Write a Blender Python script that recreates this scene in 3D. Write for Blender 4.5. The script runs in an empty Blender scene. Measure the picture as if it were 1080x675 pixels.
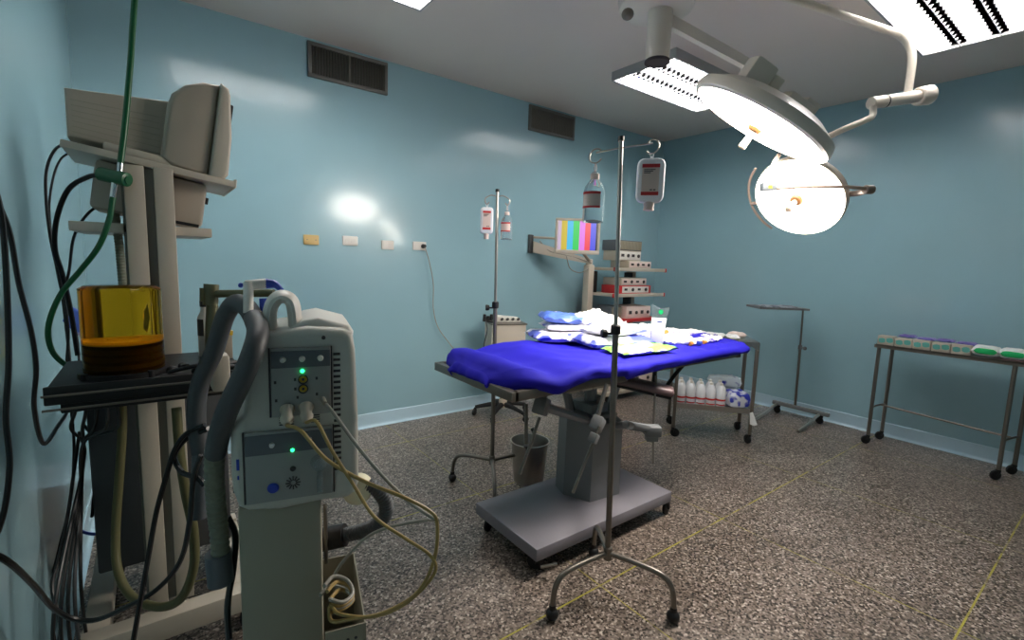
import bpy, bmesh, math, random
from mathutils import Vector as V, Matrix as M4, Quaternion, noise
PI = math.pi
random.seed(7)
S = bpy.context.scene
COL = S.collection

# ------------------------------------------------------------------ camera, exposure, world
FPX = 503.27
RX, DN, FW = V((0.79804, -0.60169, -0.03309)), V((0, 0, 0)), V((0, 0, 0))
yaw, pit, rol = 0.6454, 0.1201, 0.0331
fwd = V((math.sin(yaw)*math.cos(pit), math.cos(yaw)*math.cos(pit), -math.sin(pit)))
rgt = V((math.cos(yaw), -math.sin(yaw), 0))
upv = rgt.cross(fwd)
RX = math.cos(rol)*rgt + math.sin(rol)*upv
UP = -math.sin(rol)*rgt + math.cos(rol)*upv
FW = fwd
CAM = V((0, 0, 1.4))
cd = bpy.data.cameras.new('camera')
cam = bpy.data.objects.new('camera', cd); COL.objects.link(cam)
cd.sensor_width = 36; cd.lens = 36*FPX/1080; cd.clip_start = 0.02
cam.matrix_world = M4(((RX.x, UP.x, -FW.x, CAM.x), (RX.y, UP.y, -FW.y, CAM.y), (RX.z, UP.z, -FW.z, CAM.z), (0, 0, 0, 1)))
S.camera = cam
S.view_settings.view_transform = 'Standard'; S.view_settings.look = 'None'
S.view_settings.gamma = 1; S.view_settings.use_curve_mapping = False
S.view_settings.exposure = 0.6
w = bpy.data.worlds.new('world'); S.world = w; w.use_nodes = True
w.node_tree.nodes['Background'].inputs[0].default_value = (0.5, 0.55, 0.6, 1)
w.node_tree.nodes['Background'].inputs[1].default_value = 0.0
TUBE_E = 20.0        # fluorescent tube emission
LAMP_E = 20.0       # surgical lens emission
BEAM_W = 50.0       # surgical lamp beam (spot) watts

def at(px, py, d):
    """world point seen at a photo pixel, d metres in front of the camera"""
    return CAM + (RX*((px-540)/FPX) - UP*((py-337.5)/FPX) + FW)*d
def onx(px, py, x):
    r = at(px, py, 1)-CAM; return CAM + r*((x-CAM.x)/r.x)
def ony(px, py, y):
    r = at(px, py, 1)-CAM; return CAM + r*((y-CAM.y)/r.y)
def onz(px, py, z):
    r = at(px, py, 1)-CAM; return CAM + r*((z-CAM.z)/r.z)

# ------------------------------------------------------------------ materials
def lin(c):
    c = c/255.0
    return c/12.92 if c <= 0.04045 else ((c+0.055)/1.055)**2.4
def rgb(r, g, b): return (lin(r), lin(g), lin(b), 1)
def mat(name, col, rough=0.5, metal=0.0, var=0.06, scale=8.0, emit=0, trans=0, ior=1.45, bump=0, coat=0, alpha=1, spec=0.5, ecol=None):
    m = bpy.data.materials.new(name); m.use_nodes = True
    nt = m.node_tree; b = nt.nodes['Principled BSDF']
    c = rgb(*col)
    tc = nt.nodes.new('ShaderNodeTexCoord'); nz = nt.nodes.new('ShaderNodeTexNoise')
    nz.inputs['Scale'].default_value = scale; nz.inputs['Detail'].default_value = 4
    nt.links.new(tc.outputs['Object'], nz.inputs['Vector'])
    if var > 0:
        mx = nt.nodes.new('ShaderNodeMix'); mx.data_type = 'RGBA'
        mx.inputs[6].default_value = tuple(x*(1-var*1.6) for x in c[:3])+(1,)
        mx.inputs[7].default_value = tuple(min(1, x*(1+var)) for x in c[:3])+(1,)
        nt.links.new(nz.outputs['Fac'], mx.inputs[0]); nt.links.new(mx.outputs[2], b.inputs['Base Color'])
    else: b.inputs['Base Color'].default_value = c
    b.inputs['Roughness'].default_value = rough; b.inputs['Metallic'].default_value = metal
    b.inputs['Specular IOR Level'].default_value = spec
    if trans: b.inputs['Transmission Weight'].default_value = trans; b.inputs['IOR'].default_value = ior
    if coat: b.inputs['Coat Weight'].default_value = coat; b.inputs['Coat Roughness'].default_value = 0.12
    if alpha < 1: b.inputs['Alpha'].default_value = alpha
    if emit: b.inputs['Emission Color'].default_value = ecol and rgb(*ecol) or c; b.inputs['Emission Strength'].default_value = emit
    if bump:
        bp = nt.nodes.new('ShaderNodeBump'); bp.inputs['Strength'].default_value = bump; bp.inputs['Distance'].default_value = 0.01
        nt.links.new(nz.outputs['Fac'], bp.inputs['Height']); nt.links.new(bp.outputs['Normal'], b.inputs['Normal'])
    return m
def patch_mat(name, base, print_, thr=0.55, scale=14, rough=0.35, stretch=(1, 1, 1), width=0.04):
    """wrapping film with printed patches"""
    m = bpy.data.materials.new(name); m.use_nodes = True
    nt = m.node_tree; b = nt.nodes['Principled BSDF']
    tc = nt.nodes.new('ShaderNodeTexCoord'); mp = nt.nodes.new('ShaderNodeMapping'); nz = nt.nodes.new('ShaderNodeTexNoise')
    mp.inputs['Scale'].default_value = stretch
    nz.inputs['Scale'].default_value = scale; nz.inputs['Detail'].default_value = 1.5
    r = nt.nodes.new('ShaderNodeValToRGB')
    r.color_ramp.elements[0].position = thr-width; r.color_ramp.elements[0].color = rgb(*base)
    r.color_ramp.elements[1].position = thr+width; r.color_ramp.elements[1].color = rgb(*print_)
    nt.links.new(tc.outputs['Object'], mp.inputs[0]); nt.links.new(mp.outputs[0], nz.inputs['Vector'])
    nt.links.new(nz.outputs['Fac'], r.inputs[0]); nt.links.new(r.outputs[0], b.inputs['Base Color'])
    b.inputs['Roughness'].default_value = rough
    return m

def terrazzo():
    m = bpy.data.materials.new('terrazzo'); m.use_nodes = True
    nt = m.node_tree; N = nt.nodes; L = nt.links; b = N['Principled BSDF']
    tc = N.new('ShaderNodeTexCoord')
    def vor(scale):
        v = N.new('ShaderNodeTexVoronoi'); v.inputs['Scale'].default_value = scale
        L.new(tc.outputs['Object'], v.inputs['Vector']); return v
    v1 = vor(122)
    sep = N.new('ShaderNodeSeparateColor'); L.new(v1.outputs['Color'], sep.inputs[0])
    r1 = N.new('ShaderNodeValToRGB'); r1.color_ramp.interpolation = 'CONSTANT'
    e = r1.color_ramp.elements
    stops = [(0, (52, 46, 41)), (.15, (86, 76, 69)), (.32, (116, 104, 95)), (.55, (136, 123, 114)), (.78, (162, 149, 139)), (.93, (196, 184, 172))]
    e[0].position = 0; e[0].color = rgb(*stops[0][1]); e[1].position = stops[1][0]; e[1].color = rgb(*stops[1][1])
    for p, c in stops[2:]:
        k = e.new(p); k.color = rgb(*c)
    L.new(sep.outputs[0], r1.inputs[0])
    # larger tonal drift of the slabs
    nz = N.new('ShaderNodeTexNoise'); nz.inputs['Scale'].default_value = 3.0; nz.inputs['Detail'].default_value = 5
    L.new(tc.outputs['Object'], nz.inputs['Vector'])
    mm = N.new('ShaderNodeMix'); mm.data_type = 'RGBA'; mm.blend_type = 'MULTIPLY'; mm.inputs[0].default_value = 1
    rr = N.new('ShaderNodeValToRGB'); rr.color_ramp.elements[0].position = .3; rr.color_ramp.elements[0].color = (.74, .72, .70, 1)
    rr.color_ramp.elements[1].position = .7; rr.color_ramp.elements[1].color = (1, 1, 1, 1)
    L.new(nz.outputs['Fac'], rr.inputs[0]); L.new(r1.outputs[0], mm.inputs[6]); L.new(rr.outputs[0], mm.inputs[7])
    # divider strips every metre
    sx = N.new('ShaderNodeSeparateXYZ'); L.new(tc.outputs['Object'], sx.inputs[0])
    def line(out, off, half):
        a = N.new('ShaderNodeMath'); a.operation = 'SUBTRACT'; a.inputs[1].default_value = off-0.5
        fr = N.new('ShaderNodeMath'); fr.operation = 'FRACT'; s = N.new('ShaderNodeMath'); s.operation = 'SUBTRACT'; s.inputs[1].default_value = .5
        ab = N.new('ShaderNodeMath'); ab.operation = 'ABSOLUTE'; lt = N.new('ShaderNodeMath'); lt.operation = 'LESS_THAN'; lt.inputs[1].default_value = half
        L.new(out, a.inputs[0]); L.new(a.outputs[0], fr.inputs[0]); L.new(fr.outputs[0], s.inputs[0]); L.new(s.outputs[0], ab.inputs[0]); L.new(ab.outputs[0], lt.inputs[0])
        return lt
    lx = line(sx.outputs['X'], 0.513, 0.0022); ly = line(sx.outputs['Y'], 0.300, 0.0036)
    wear = N.new('ShaderNodeTexNoise'); wear.inputs['Scale'].default_value = 9; L.new(tc.outputs['Object'], wear.inputs['Vector'])
    wr = N.new('ShaderNodeValToRGB'); wr.color_ramp.elements[0].position = .36; wr.color_ramp.elements[0].color = (.25,)*3+(1,); wr.color_ramp.elements[1].position = .5
    L.new(wear.outputs['Fac'], wr.inputs[0])
    mxm = N.new('ShaderNodeMath'); mxm.operation = 'MAXIMUM'; L.new(lx.outputs[0], mxm.inputs[0]); L.new(ly.outputs[0], mxm.inputs[1])
    ml = N.new('ShaderNodeMath'); ml.operation = 'MULTIPLY'; L.new(mxm.outputs[0], ml.inputs[0]); L.new(wr.outputs[0], ml.inputs[1])
    fin = N.new('ShaderNodeMix'); fin.data_type = 'RGBA'; L.new(ml.outputs[0], fin.inputs[0]); L.new(mm.outputs[2], fin.inputs[6]); fin.inputs[7].default_value = rgb(168, 160, 62)
    L.new(fin.outputs[2], b.inputs['Base Color']); b.inputs['Roughness'].default_value = 0.28; b.inputs['Specular IOR Level'].default_value = .45
    return m
def bars_mat():
    m = bpy.data.materials.new('colour_bars'); m.use_nodes = True
    nt = m.node_tree; b = nt.nodes['Principled BSDF']
    tc = nt.nodes.new('ShaderNodeTexCoord'); sx = nt.nodes.new('ShaderNodeSeparateXYZ'); r = nt.nodes.new('ShaderNodeValToRGB')
    r.color_ramp.interpolation = 'CONSTANT'; e = r.color_ramp.elements
    while len(e) > 1: e.remove(e[1])
    cols = [(200, 180, 205), (205, 185, 60), (60, 190, 235), (40, 205, 90), (225, 120, 235), (240, 60, 80), (60, 70, 225), (14, 12, 40)]
    for i, c in enumerate(cols):
        k = e[0] if i == 0 else e.new([0, .09, .235, .385, .54, .68, .82, .955][i])
        k.color = rgb(*c)
    nt.links.new(tc.outputs['Generated'], sx.inputs[0]); nt.links.new(sx.outputs[0], r.inputs[0])
    b.inputs['Base Color'].default_value = (.01, .01, .01, 1)
    nt.links.new(r.outputs[0], b.inputs['Emission Color']); b.inputs['Emission Strength'].default_value = .62
    b.inputs['Roughness'].default_value = .3
    return m

MT = {}
MT['wall'] = mat('wall_paint', (151, 189, 200), .27, var=.05, scale=1.6, coat=0.5)
MT['base'] = mat('baseboard_paint', (182, 212, 226), .22, var=.04, scale=3, coat=.4)
MT['ceil'] = mat('ceiling_paint', (232, 219, 210), .42, var=.03, scale=1.2)
MT['floor'] = terrazzo()
MT['cream'] = mat('cream_plastic', (196, 186, 170), .45, var=.04, scale=5)
MT['creamd'] = mat('aged_cream_plastic', (176, 164, 148), .5, var=.06, scale=5)
MT['shell'] = mat('ventilator_shell', (200, 198, 188), .42, var=.03, scale=5)
MT['putty'] = mat('putty_enamel', (158, 152, 134), .45, var=.05, scale=4)
MT['white'] = mat('white_plastic', (226, 222, 214), .4, var=.03, scale=6)
MT['lampw'] = mat('lamp_enamel', (236, 226, 212), .35, var=.03, scale=6, coat=.3)
MT['grey'] = mat('grey_enamel', (120, 122, 124), .38, var=.05, scale=5, coat=.2)
MT['slab'] = mat('slab_enamel', (132, 128, 136), .5, var=.05, scale=3)
MT['dgrey'] = mat('dark_grey_plastic', (66, 68, 70), .5, var=.08, scale=9)
MT['panel'] = mat('panel_grey', (150, 152, 148), .45, var=.03, scale=9)
MT['channel'] = mat('channel_grey', (120, 120, 112), .5, var=.05)
MT['strip'] = mat('panel_strip', (92, 98, 104), .45, var=.03, scale=9)
MT['black'] = mat('black_rubber', (20, 20, 22), .5, var=.1, scale=20)
MT['blackg'] = mat('black_cable', (16, 20, 22), .35, var=.1, scale=20)
MT['gcable'] = mat('grey_cable', (150, 146, 136), .45, var=.05, scale=20)
MT['ycable'] = mat('tan_cable', (170, 142, 84), .42, var=.1, scale=14)
MT['steel'] = mat('brushed_steel', (176, 172, 166), .28, metal=.9, var=.05, scale=12)
MT['dsteel'] = mat('dull_steel', (128, 122, 114), .38, metal=.75, var=.08, scale=12)
MT['chrome'] = mat('chrome', (205, 205, 208), .12, metal=1, var=.02)
MT['hose'] = mat('grey_hose', (74, 77, 80), .5, var=.06, scale=10)
MT['blue'] = mat('blue_cloth', (30, 22, 172), .75, var=.07, scale=6, bump=.15, spec=.25)
MT['pad'] = mat('brown_pad', (112, 92, 94), .38, var=.06, scale=8)
MT['mattress'] = mat('black_mattress', (30, 30, 38), .5, var=.06, scale=8)
MT['pack'] = patch_mat('sterile_pack_film', (232, 230, 238), (86, 98, 196), .54, 9)
MT['packb'] = patch_mat('blue_sterile_pack', (84, 118, 210), (236, 234, 240), .55, 8)
MT['packg'] = patch_mat('green_sterile_pack', (240, 242, 236), (134, 206, 84), .53, 10)
MT['packw'] = mat('white_paper', (240, 240, 240), .55, var=.02, scale=9, bump=.2)
MT['packv'] = patch_mat('violet_print_pack', (240, 238, 240), (110, 92, 190), .60, 26)
MT['packo'] = mat('orange_syringe', (226, 150, 60), .35, var=.05)
MT['bluep'] = mat('blue_plastic', (34, 66, 178), .35, var=.05)
MT['green'] = mat('green_hose', (14, 92, 52), .35, var=.06, scale=14)
MT['gdot'] = mat('green_print', (20, 190, 110), .4, var=.02)
MT['led'] = mat('green_led', (40, 255, 130), .4, var=0, emit=3)
MT['amber'] = mat('amber_acrylic', (246, 206, 96), .06, var=0, trans=1, ior=1.12)
MT['bellows'] = mat('bellows_disc', (240, 214, 140), .4, var=.04, scale=10)
MT['bellowsd'] = mat('bellows_rubber', (44, 38, 26), .6, var=.06)
MT['clear'] = mat('clear_plastic', (226, 236, 240), .08, var=0, trans=.92, ior=1.12)
MT['milky'] = mat('milky_plastic', (240, 243, 248), .25, var=.02, trans=.12, ior=1.2)
MT['label'] = mat('paper_label', (224, 204, 196), .6, var=.03, scale=20)
MT['red'] = mat('red_print', (200, 50, 52), .45, var=.04)
MT['ink'] = mat('dark_print', (60, 54, 56), .6, var=0)
MT['yellow'] = mat('yellow_socket', (208, 168, 34), .35, var=.03)
MT['ytube'] = mat('yellowed_tube', (112, 110, 78), .35, var=.06, trans=.25, ior=1.2)
MT['gtube'] = mat('corrugated_tube', (136, 140, 124), .4, var=.05, trans=.1, ior=1.2)
MT['olive'] = mat('olive_brass_pipe', (104, 102, 74), .4, metal=.35, var=.1, scale=12)
MT['ivory'] = mat('ivory_disc', (226, 220, 190), .4, var=.03)
MT['tan'] = mat('tan_cover_plate', (206, 176, 112), .4, var=.05)
MT['teal'] = mat('teal_print', (96, 178, 168), .5, var=.05)
MT['boxc'] = patch_mat('cream_teal_box', (214, 200, 178), (110, 182, 168), .60, 16, .5)
MT['boxg'] = patch_mat('white_green_pack', (222, 228, 216), (30, 150, 74), .52, 11, .45, width=.02)
MT['violetf'] = mat('violet_film', (112, 100, 176), .35, var=.15, scale=30)
MT['ventd'] = mat('vent_recess_shade', (34, 33, 30), .6, var=.1)  # shade of the vent recess, put in as colour
MT['ventf'] = mat('vent_frame_metal', (112, 112, 108), .42, metal=.4, var=.06)
MT['fins'] = mat('vent_fin_metal', (112, 110, 102), .5, metal=.3, var=.1)
MT['lens'] = mat('lamp_lens', (255, 248, 238), .3, var=0, emit=LAMP_E, ecol=(255, 246, 234))
MT['tube'] = mat('fluorescent_tube', (245, 248, 255), .3, var=0, emit=TUBE_E, ecol=(255, 249, 242))
MT['refl'] = mat('white_reflector', (236, 238, 242), .3, var=0)
MT['louv'] = mat('louvre_metal', (196, 198, 204), .4, metal=.0, var=.04)
MT['grip'] = mat('brown_grip', (150, 106, 62), .4, var=.03)
MT['bar'] = mat('bar_enamel', (150, 132, 118), .4, var=.03)
MT['beige'] = mat('beige_grip', (214, 192, 166), .4, var=.03)
MT['fixt'] = mat('fixture_enamel', (176, 176, 176), .4, var=.04)
MT['bars'] = bars_mat()

# ------------------------------------------------------------------ mesh helpers
MW = {}          # world matrices of the objects made so far
def wm(o):
    m = o.matrix_basis.copy()
    return wm(o.parent) @ m if o.parent else m
def smooth(bm, ang=35):
    for f in bm.faces: f.smooth = True
    for e in bm.edges:
        if len(e.link_faces) == 2 and e.link_faces[0].normal.angle(e.link_faces[1].normal, 0) > math.radians(ang): e.smooth = False
def obj(name, bm, m, parent=None, world=False, ang=35):
    """link a bmesh as ONE mesh object; parts are in their thing's own coordinates unless world=True"""
    bmesh.ops.recalc_face_normals(bm, faces=bm.faces)
    me = bpy.data.meshes.new(name); o = bpy.data.objects.new(name, me)
    if parent is not None:
        o.parent = parent
        if world: bm.transform(wm(parent).inverted())
    else:
        vs = [v.co for v in bm.verts]
        c = V(((min(v.x for v in vs)+max(v.x for v in vs))/2, (min(v.y for v in vs)+max(v.y for v in vs))/2, min(v.z for v in vs)))
        bm.transform(M4.Translation(-c)); o.location = c
    bm.normal_update(); smooth(bm, ang)
    ms = m if isinstance(m, (list, tuple)) else [m]
    for x in ms: me.materials.append(MT[x] if isinstance(x, str) else x)
    bm.to_mesh(me); bm.free(); COL.objects.link(o)
    return o
def thing(name, label, cat, loc=(0, 0, 0), rz=0, group=None):
    o = bpy.data.objects.new(name, None); COL.objects.link(o); o.empty_display_size = .05
    o.location = loc; o.rotation_euler = (0, 0, rz)
    return tag(o, label, cat, group)
def tag(o, label, cat, group=None):
    o['label'] = label; o['category'] = cat
    if group: o['group'] = group
    return o
def lab(o, t): o['label'] = t; return o
def struct(name, bm, m):
    o = obj(name, bm, m); o['kind'] = 'structure'; return o
def copytree(o, parent=None):
    c = o.copy(); COL.objects.link(c); c.parent = parent
    for ch in [k for k in bpy.data.objects if k.parent == o]: copytree(ch, c)
    return c
def nb(): return bmesh.new()
def xf(vs, m):
    for v in vs: v.co = m @ v.co
def box(bm, x0, x1, y0, y1, z0, z1, bev=0, m=None, seg=2, mi=0):
    r = bmesh.ops.create_cube(bm, size=1)['verts']
    for v in r: v.co = V((x0+(v.co.x+.5)*(x1-x0), y0+(v.co.y+.5)*(y1-y0), z0+(v.co.z+.5)*(z1-z0)))
    if bev:
        es = {e for v in r for e in v.link_edges}
        rr = bmesh.ops.bevel(bm, geom=list(es), offset=bev, segments=seg, affect='EDGES', profile=.5)
        r = list({v for f in rr['faces'] for v in f.verts} | {v for v in r if v.is_valid})
    if m is not None: xf(r, m)
    if mi:
        for f in {f for v in r for f in v.link_faces}: f.material_index = mi
    return r
def orient(p, q):
    d = (V(q)-V(p)).normalized()
    return M4.Translation(V(p)) @ d.to_track_quat('Z', 'Y').to_matrix().to_4x4()
def cyl(bm, p, q, r, r2=None, n=20, bev=0):
    L = (V(q)-V(p)).length; r2 = r if r2 is None else r2
    b = min(bev, L*.4)
    prof = [(0, 0), (r-b, 0), (r, b), (r2, L-b), (r2-b, L), (0, L)] if b else [(0, 0), (r, 0), (r2, L), (0, L)]
    lathe(bm, prof, n, orient(p, q))
def lathe(bm, prof, n=28, m=None, a0=0, a1=2*PI):
    rings = []; full = abs(a1-a0-2*PI) < 1e-6
    N = n if full else n+1
    for (r, z) in prof:
        if r < 1e-7: rings.append([bm.verts.new((0, 0, z))])
        else: rings.append([bm.verts.new((r*math.cos(a0+(a1-a0)*i/n), r*math.sin(a0+(a1-a0)*i/n), z)) for i in range(N)])
    for a, b in zip(rings, rings[1:]):
        for i in range(n):
            j = (i+1) % N
            if len(a) == 1 and len(b) == 1: continue
            if len(a) == 1: bm.faces.new((a[0], b[i], b[j]))
            elif len(b) == 1: bm.faces.new((a[i], a[j], b[0]))
            else: bm.faces.new((a[i], a[j], b[j], b[i]))
    if m is not None: xf([v for r in rings for v in r], m)
def catmull(pts, k=8):
    pts = [V(p) for p in pts]
    if len(pts) < 3: return pts
    P = [pts[0]*2-pts[1]]+pts+[pts[-1]*2-pts[-2]]; out = []
    for i in range(1, len(P)-2):
        a, b, c, d = P[i-1:i+3]
        for s in range(k):
            t = s/k
            out.append(.5*((2*b)+(c-a)*t+(2*a-5*b+4*c-d)*t*t+(3*b-a-3*c+d)*t**3))
    out.append(pts[-1]); return out
def tube(bm, pts, r, n=10, k=8, curve=True, ribs=0, cap=True):
    """round tube along a path; r is a number or a function of 0..1; ribs = corrugation pitch in metres"""
    P = catmull(pts, k) if curve else [V(p) for p in pts]
    if ribs:
        Q = [P[0]]; step = ribs/4
        for a, b in zip(P, P[1:]):
            L = (b-a).length; m_ = max(1, int(round(L/step)))
            for i in range(1, m_+1): Q.append(a.lerp(b, i/m_))
        P = Q
    t0 = (P[1]-P[0]).normalized(); u = t0.orthogonal().normalized(); prev = None; L = 0
    for i, p in enumerate(P):
        t = (P[min(i+1, len(P)-1)]-P[max(i-1, 0)])
        if t.length < 1e-9: t = t0
        t.normalize(); u = (u-t*u.dot(t)).normalized(); v = t.cross(u)
        rr = r(i/(len(P)-1)) if callable(r) else r
        if ribs: rr *= (1.0, .93, .87, .93)[i % 4]
        ring = [bm.verts.new(p+(u*math.cos(2*PI*j/n)+v*math.sin(2*PI*j/n))*rr) for j in range(n)]
        if prev:
            for j in range(n): bm.faces.new((prev[j], prev[(j+1) % n], ring[(j+1) % n], ring[j]))
        elif cap: bm.faces.new(ring[::-1])
        prev = ring
    if cap: bm.faces.new(prev)
def prism(bm, poly, y0, y1, bev=0, m=None, seg=3, sel=None):
    """outline in x,z pushed along y"""
    a = [bm.verts.new((x, y0, z)) for x, z in poly]; f = bm.faces.new(a)
    r = bmesh.ops.extrude_face_region(bm, geom=[f]); nv = [g for g in r['geom'] if isinstance(g, bmesh.types.BMVert)]
    for v in nv: v.co.y = y1
    allv = a+nv
    if bev:
        es = [e for e in {e for v in allv for e in v.link_edges} if abs(e.verts[0].co.y-e.verts[1].co.y) < 1e-6]
        if sel == 'front': es = [e for e in es if abs(e.verts[0].co.y-y0) < 1e-6]
        rr = bmesh.ops.bevel(bm, geom=es, offset=bev, segments=seg, affect='EDGES', profile=.5)
        allv = list({v for f in rr['faces'] for v in f.verts} | {v for v in allv if v.is_valid})
    if m is not None: xf(allv, m)
def rounded(w_, h_, r, n=5, cx=0, cz=0):
    o = []
    for k, (sx, sz) in enumerate(((1, 1), (-1, 1), (-1, -1), (1, -1))):
        for i in range(n+1):
            a = PI/2*(k+i/n); o.append((cx+sx*(w_/2-r)+r*math.cos(a), cz+sz*(h_/2-r)+r*math.sin(a)))
    return o
def ball(bm, c, r, sc=(1, 1, 1), n=16):
    v = bmesh.ops.create_uvsphere(bm, u_segments=n, v_segments=max(6, n//2), radius=r)['verts']
    xf(v, M4.Translation(V(c)) @ M4.Diagonal((sc[0], sc[1], sc[2], 1)))
def pillow(bm, w_, d_, h_, m=None, seed=0, amp=.006, nx=18, ny=14, sharp=.35):
    top, bot = [], []
    for j in range(ny+1):
        for i in range(nx+1):
            x, y = i/nx*2-1, j/ny*2-1
            e = max(0, (1-abs(x)**3))**sharp*max(0, (1-abs(y)**3))**sharp
            n_ = noise.noise(V((x*2.3+seed*5, y*2.3, seed*1.7)))+.5*noise.noise(V((x*6+seed, y*6, seed)))+.5*abs(noise.noise(V((x*9+seed, y*4, seed*3))))
            edge = amp*2*noise.noise(V((x*3, y*3, seed+9)))*(1-e)
            px, py = x*w_/2*(1+.05*n_), y*d_/2*(1+.05*n_)
            top.append(bm.verts.new((px, py, h_*.5+e*h_*.5+n_*amp*(.3+e)+edge)))
            bot.append(None if (i in (0, nx) or j in (0, ny)) else bm.verts.new((px, py, h_*.5-e*h_*.5)))
    k = nx+1
    bot = [t if b is None else b for t, b in zip(top, bot)]
    for j in range(ny):
        for i in range(nx):
            a, b, c, d = j*k+i, j*k+i+1, (j+1)*k+i+1, (j+1)*k+i
            bm.faces.new((top[a], top[b], top[c], top[d]))
            try: bm.faces.new((bot[d], bot[c], bot[b], bot[a]))
            except ValueError: pass
    if m is not None: xf({v for v in top} | {v for v in bot}, m)
def T(x, y, z, rz=0, rx=0, ry=0):
    return M4.Translation((x, y, z)) @ M4.Rotation(rz, 4, 'Z') @ M4.Rotation(ry, 4, 'Y') @ M4.Rotation(rx, 4, 'X')

# ------------------------------------------------------------------ the room
XL, XR, YB, YF, H = -.319, 5.075, 3.766, -1.7, 2.926
t_ = .12
def wallbox(name, a, b, m='wall'):
    bm = nb(); box(bm, a[0], b[0], a[1], b[1], a[2], b[2]); return struct(name, bm, m)
bm = nb(); box(bm, XL-t_, XR+t_, YF-t_, YB+t_, -.1, 0)
fl = bpy.data.meshes.new('floor'); bm.to_mesh(fl); bm.free(); fo = bpy.data.objects.new('floor', fl); COL.objects.link(fo); fl.materials.append(MT['floor']); fo['kind'] = 'structure'
wallbox('ceiling', (XL-t_, YF-t_, H), (XR+t_, YB+t_, H+.1), 'ceil')
wallbox('wall_back', (XL-t_, YB, 0), (XR+t_, YB+t_, H))
wallbox('wall_left', (XL-t_, YF, 0), (XL, YB, H))
wallbox('wall_right', (XR, YF, 0), (XR+t_, YB, H))
wallbox('wall_front', (XL-t_, YF-t_, 0), (XR+t_, YF, H))
def cove(name, p, q, nrm):
    """coved skirting: the floor sweeps up into the wall"""
    bm = nb(); p, q, nrm = V(p), V(q), V(nrm); prof = [(0, 0), (.028, 0)]+[(.028-.022*math.sin(a*PI/12), .022*(1-math.cos(a*PI/12))+.0) for a in range(1, 6)]+[(.006, .03), (.006, .112), (.0, .118)]
    A = [bm.verts.new(p+nrm*x+V((0, 0, z))) for x, z in prof]; B = [bm.verts.new(q+nrm*x+V((0, 0, z))) for x, z in prof]
    for i in range(len(prof)): j = (i+1) % len(prof); bm.faces.new((A[i], A[j], B[j], B[i]))
    bm.faces.new(A); bm.faces.new(B[::-1]); struct(name, bm, 'base')
cove('baseboard_back', (XL, YB, 0), (XR, YB, 0), (0, -1, 0))
cove('baseboard_right', (XR, YB, 0), (XR, YF, 0), (-1, 0, 0))
cove('baseboard_left', (XL, YF, 0), (XL, YB, 0), (1, 0, 0))

# air vents high on the back wall
def vent(x0, x1, z0, z1, label):
    t = thing('air_vent', label, 'vent', ((x0+x1)/2, YB, z0), 0, 'air vents high on the back wall')
    w_, h_ = x1-x0, z1-z0; f = .026
    bm = nb()
    for a in ((-w_/2, w_/2, 0, f), (-w_/2, w_/2, h_-f, h_), (-w_/2, -w_/2+f, f, h_-f), (w_/2-f, w_/2, f, h_-f)): box(bm, a[0], a[1], -.022, 0, a[2], a[3], .003)
    obj('frame', bm, 'ventf', t)
    bm = nb(); box(bm, -w_/2+f, w_/2-f, -.003, 0, f, h_-f); obj('recess_shade', bm, 'ventd', t)  # dark sheet stands in for the shaded recess behind the fins
    bm = nb(); n = int((w_-2*f)/.02)
    for i in range(n):
        x = -w_/2+f+(i+.5)*(w_-2*f)/n; box(bm, -.0015, .0015, -.009, .009, f, h_-f, m=T(x, -.012, 0, .6))
    box(bm, -.006, .006, -.02, -.004, f, h_-f); obj('louvre', bm, 'fins', t)
vent(.942, 1.532, 2.665, 2.905, 'larger dark louvred air vent high on the back wall near the left')
vent(2.95, 3.55, 2.67, 2.905, 'dark louvred air vent high on the back wall near the right corner')

# fluorescent ceiling fixtures
def fixture(x0, x1, y0, y1, label):
    cx, cy, zb = (x0+x1)/2, (y0+y1)/2, 2.858; hx, hy = (x1-x0)/2, (y1-y0)/2
    t = thing('ceiling_light', label, 'ceiling light', (cx, cy, H), 0, 'fluorescent ceiling lights')
    z = zb-H; bm = nb()
    for a in ((-hx, hx, -hy, -hy+.012), (-hx, hx, hy-.012, hy), (-hx, -hx+.012, -hy+.012, hy-.012), (hx-.012, hx, -hy+.012, hy-.012)): box(bm, a[0], a[1], a[2], a[3], z, 0)
    box(bm, -hx+.012, hx-.012, -hy+.012, hy-.012, -.006, 0); obj('housing', bm, 'fixt', t)
    rf = nb(); lv = nb(); n = 3; pw = (2*hy-.024)/n
    for i in range(n):
        yc = -hy+.012+pw*(i+.5)
        prof = [(yc-pw/2+.002, z+.006)]+[(yc+(-.5+k/8)*pw*.86, -.012-.026*abs(-1+k/4)**2) for k in range(9)]+[(yc+pw/2-.002, z+.006)]
        A = [rf.verts.new((-hx+.013, y, zz)) for y, zz in prof]; B = [rf.verts.new((hx-.013, y, zz)) for y, zz in prof]
        for k in range(len(prof)-1): rf.faces.new((A[k], A[k+1], B[k+1], B[k]))
        tb = nb(); cyl(tb, (-hx+.03, yc, -.033), (hx-.03, yc, -.033), .0165, n=12); obj('lamp_tube', tb, 'tube', t)
    obj('reflector', rf, 'refl', t)
    m = 20
    for i in range(1, m):
        x = -hx+i*2*hx/m
        for k in range(n):
            yc = -hy+.012+pw*(k+.5)
            for s in (-1, 1):   # blades are deepest beside the tubes
                box(lv, x-.0022, x+.0022, max(-hy+.013, yc+(s*.5-.20)*pw), min(hy-.013, yc+(s*.5+.20)*pw), z+.001, z+.030)
            box(lv, x-.0008, x+.0008, yc-pw*.5, yc+pw*.5, z+.001, z+.012)
    for k in range(n+1): y = -hy+.012+pw*k; box(lv, -hx+.012, hx-.012, y-.002, y+.002, z, z+.012)
    obj('louvre', lv, 'louv', t)
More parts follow.
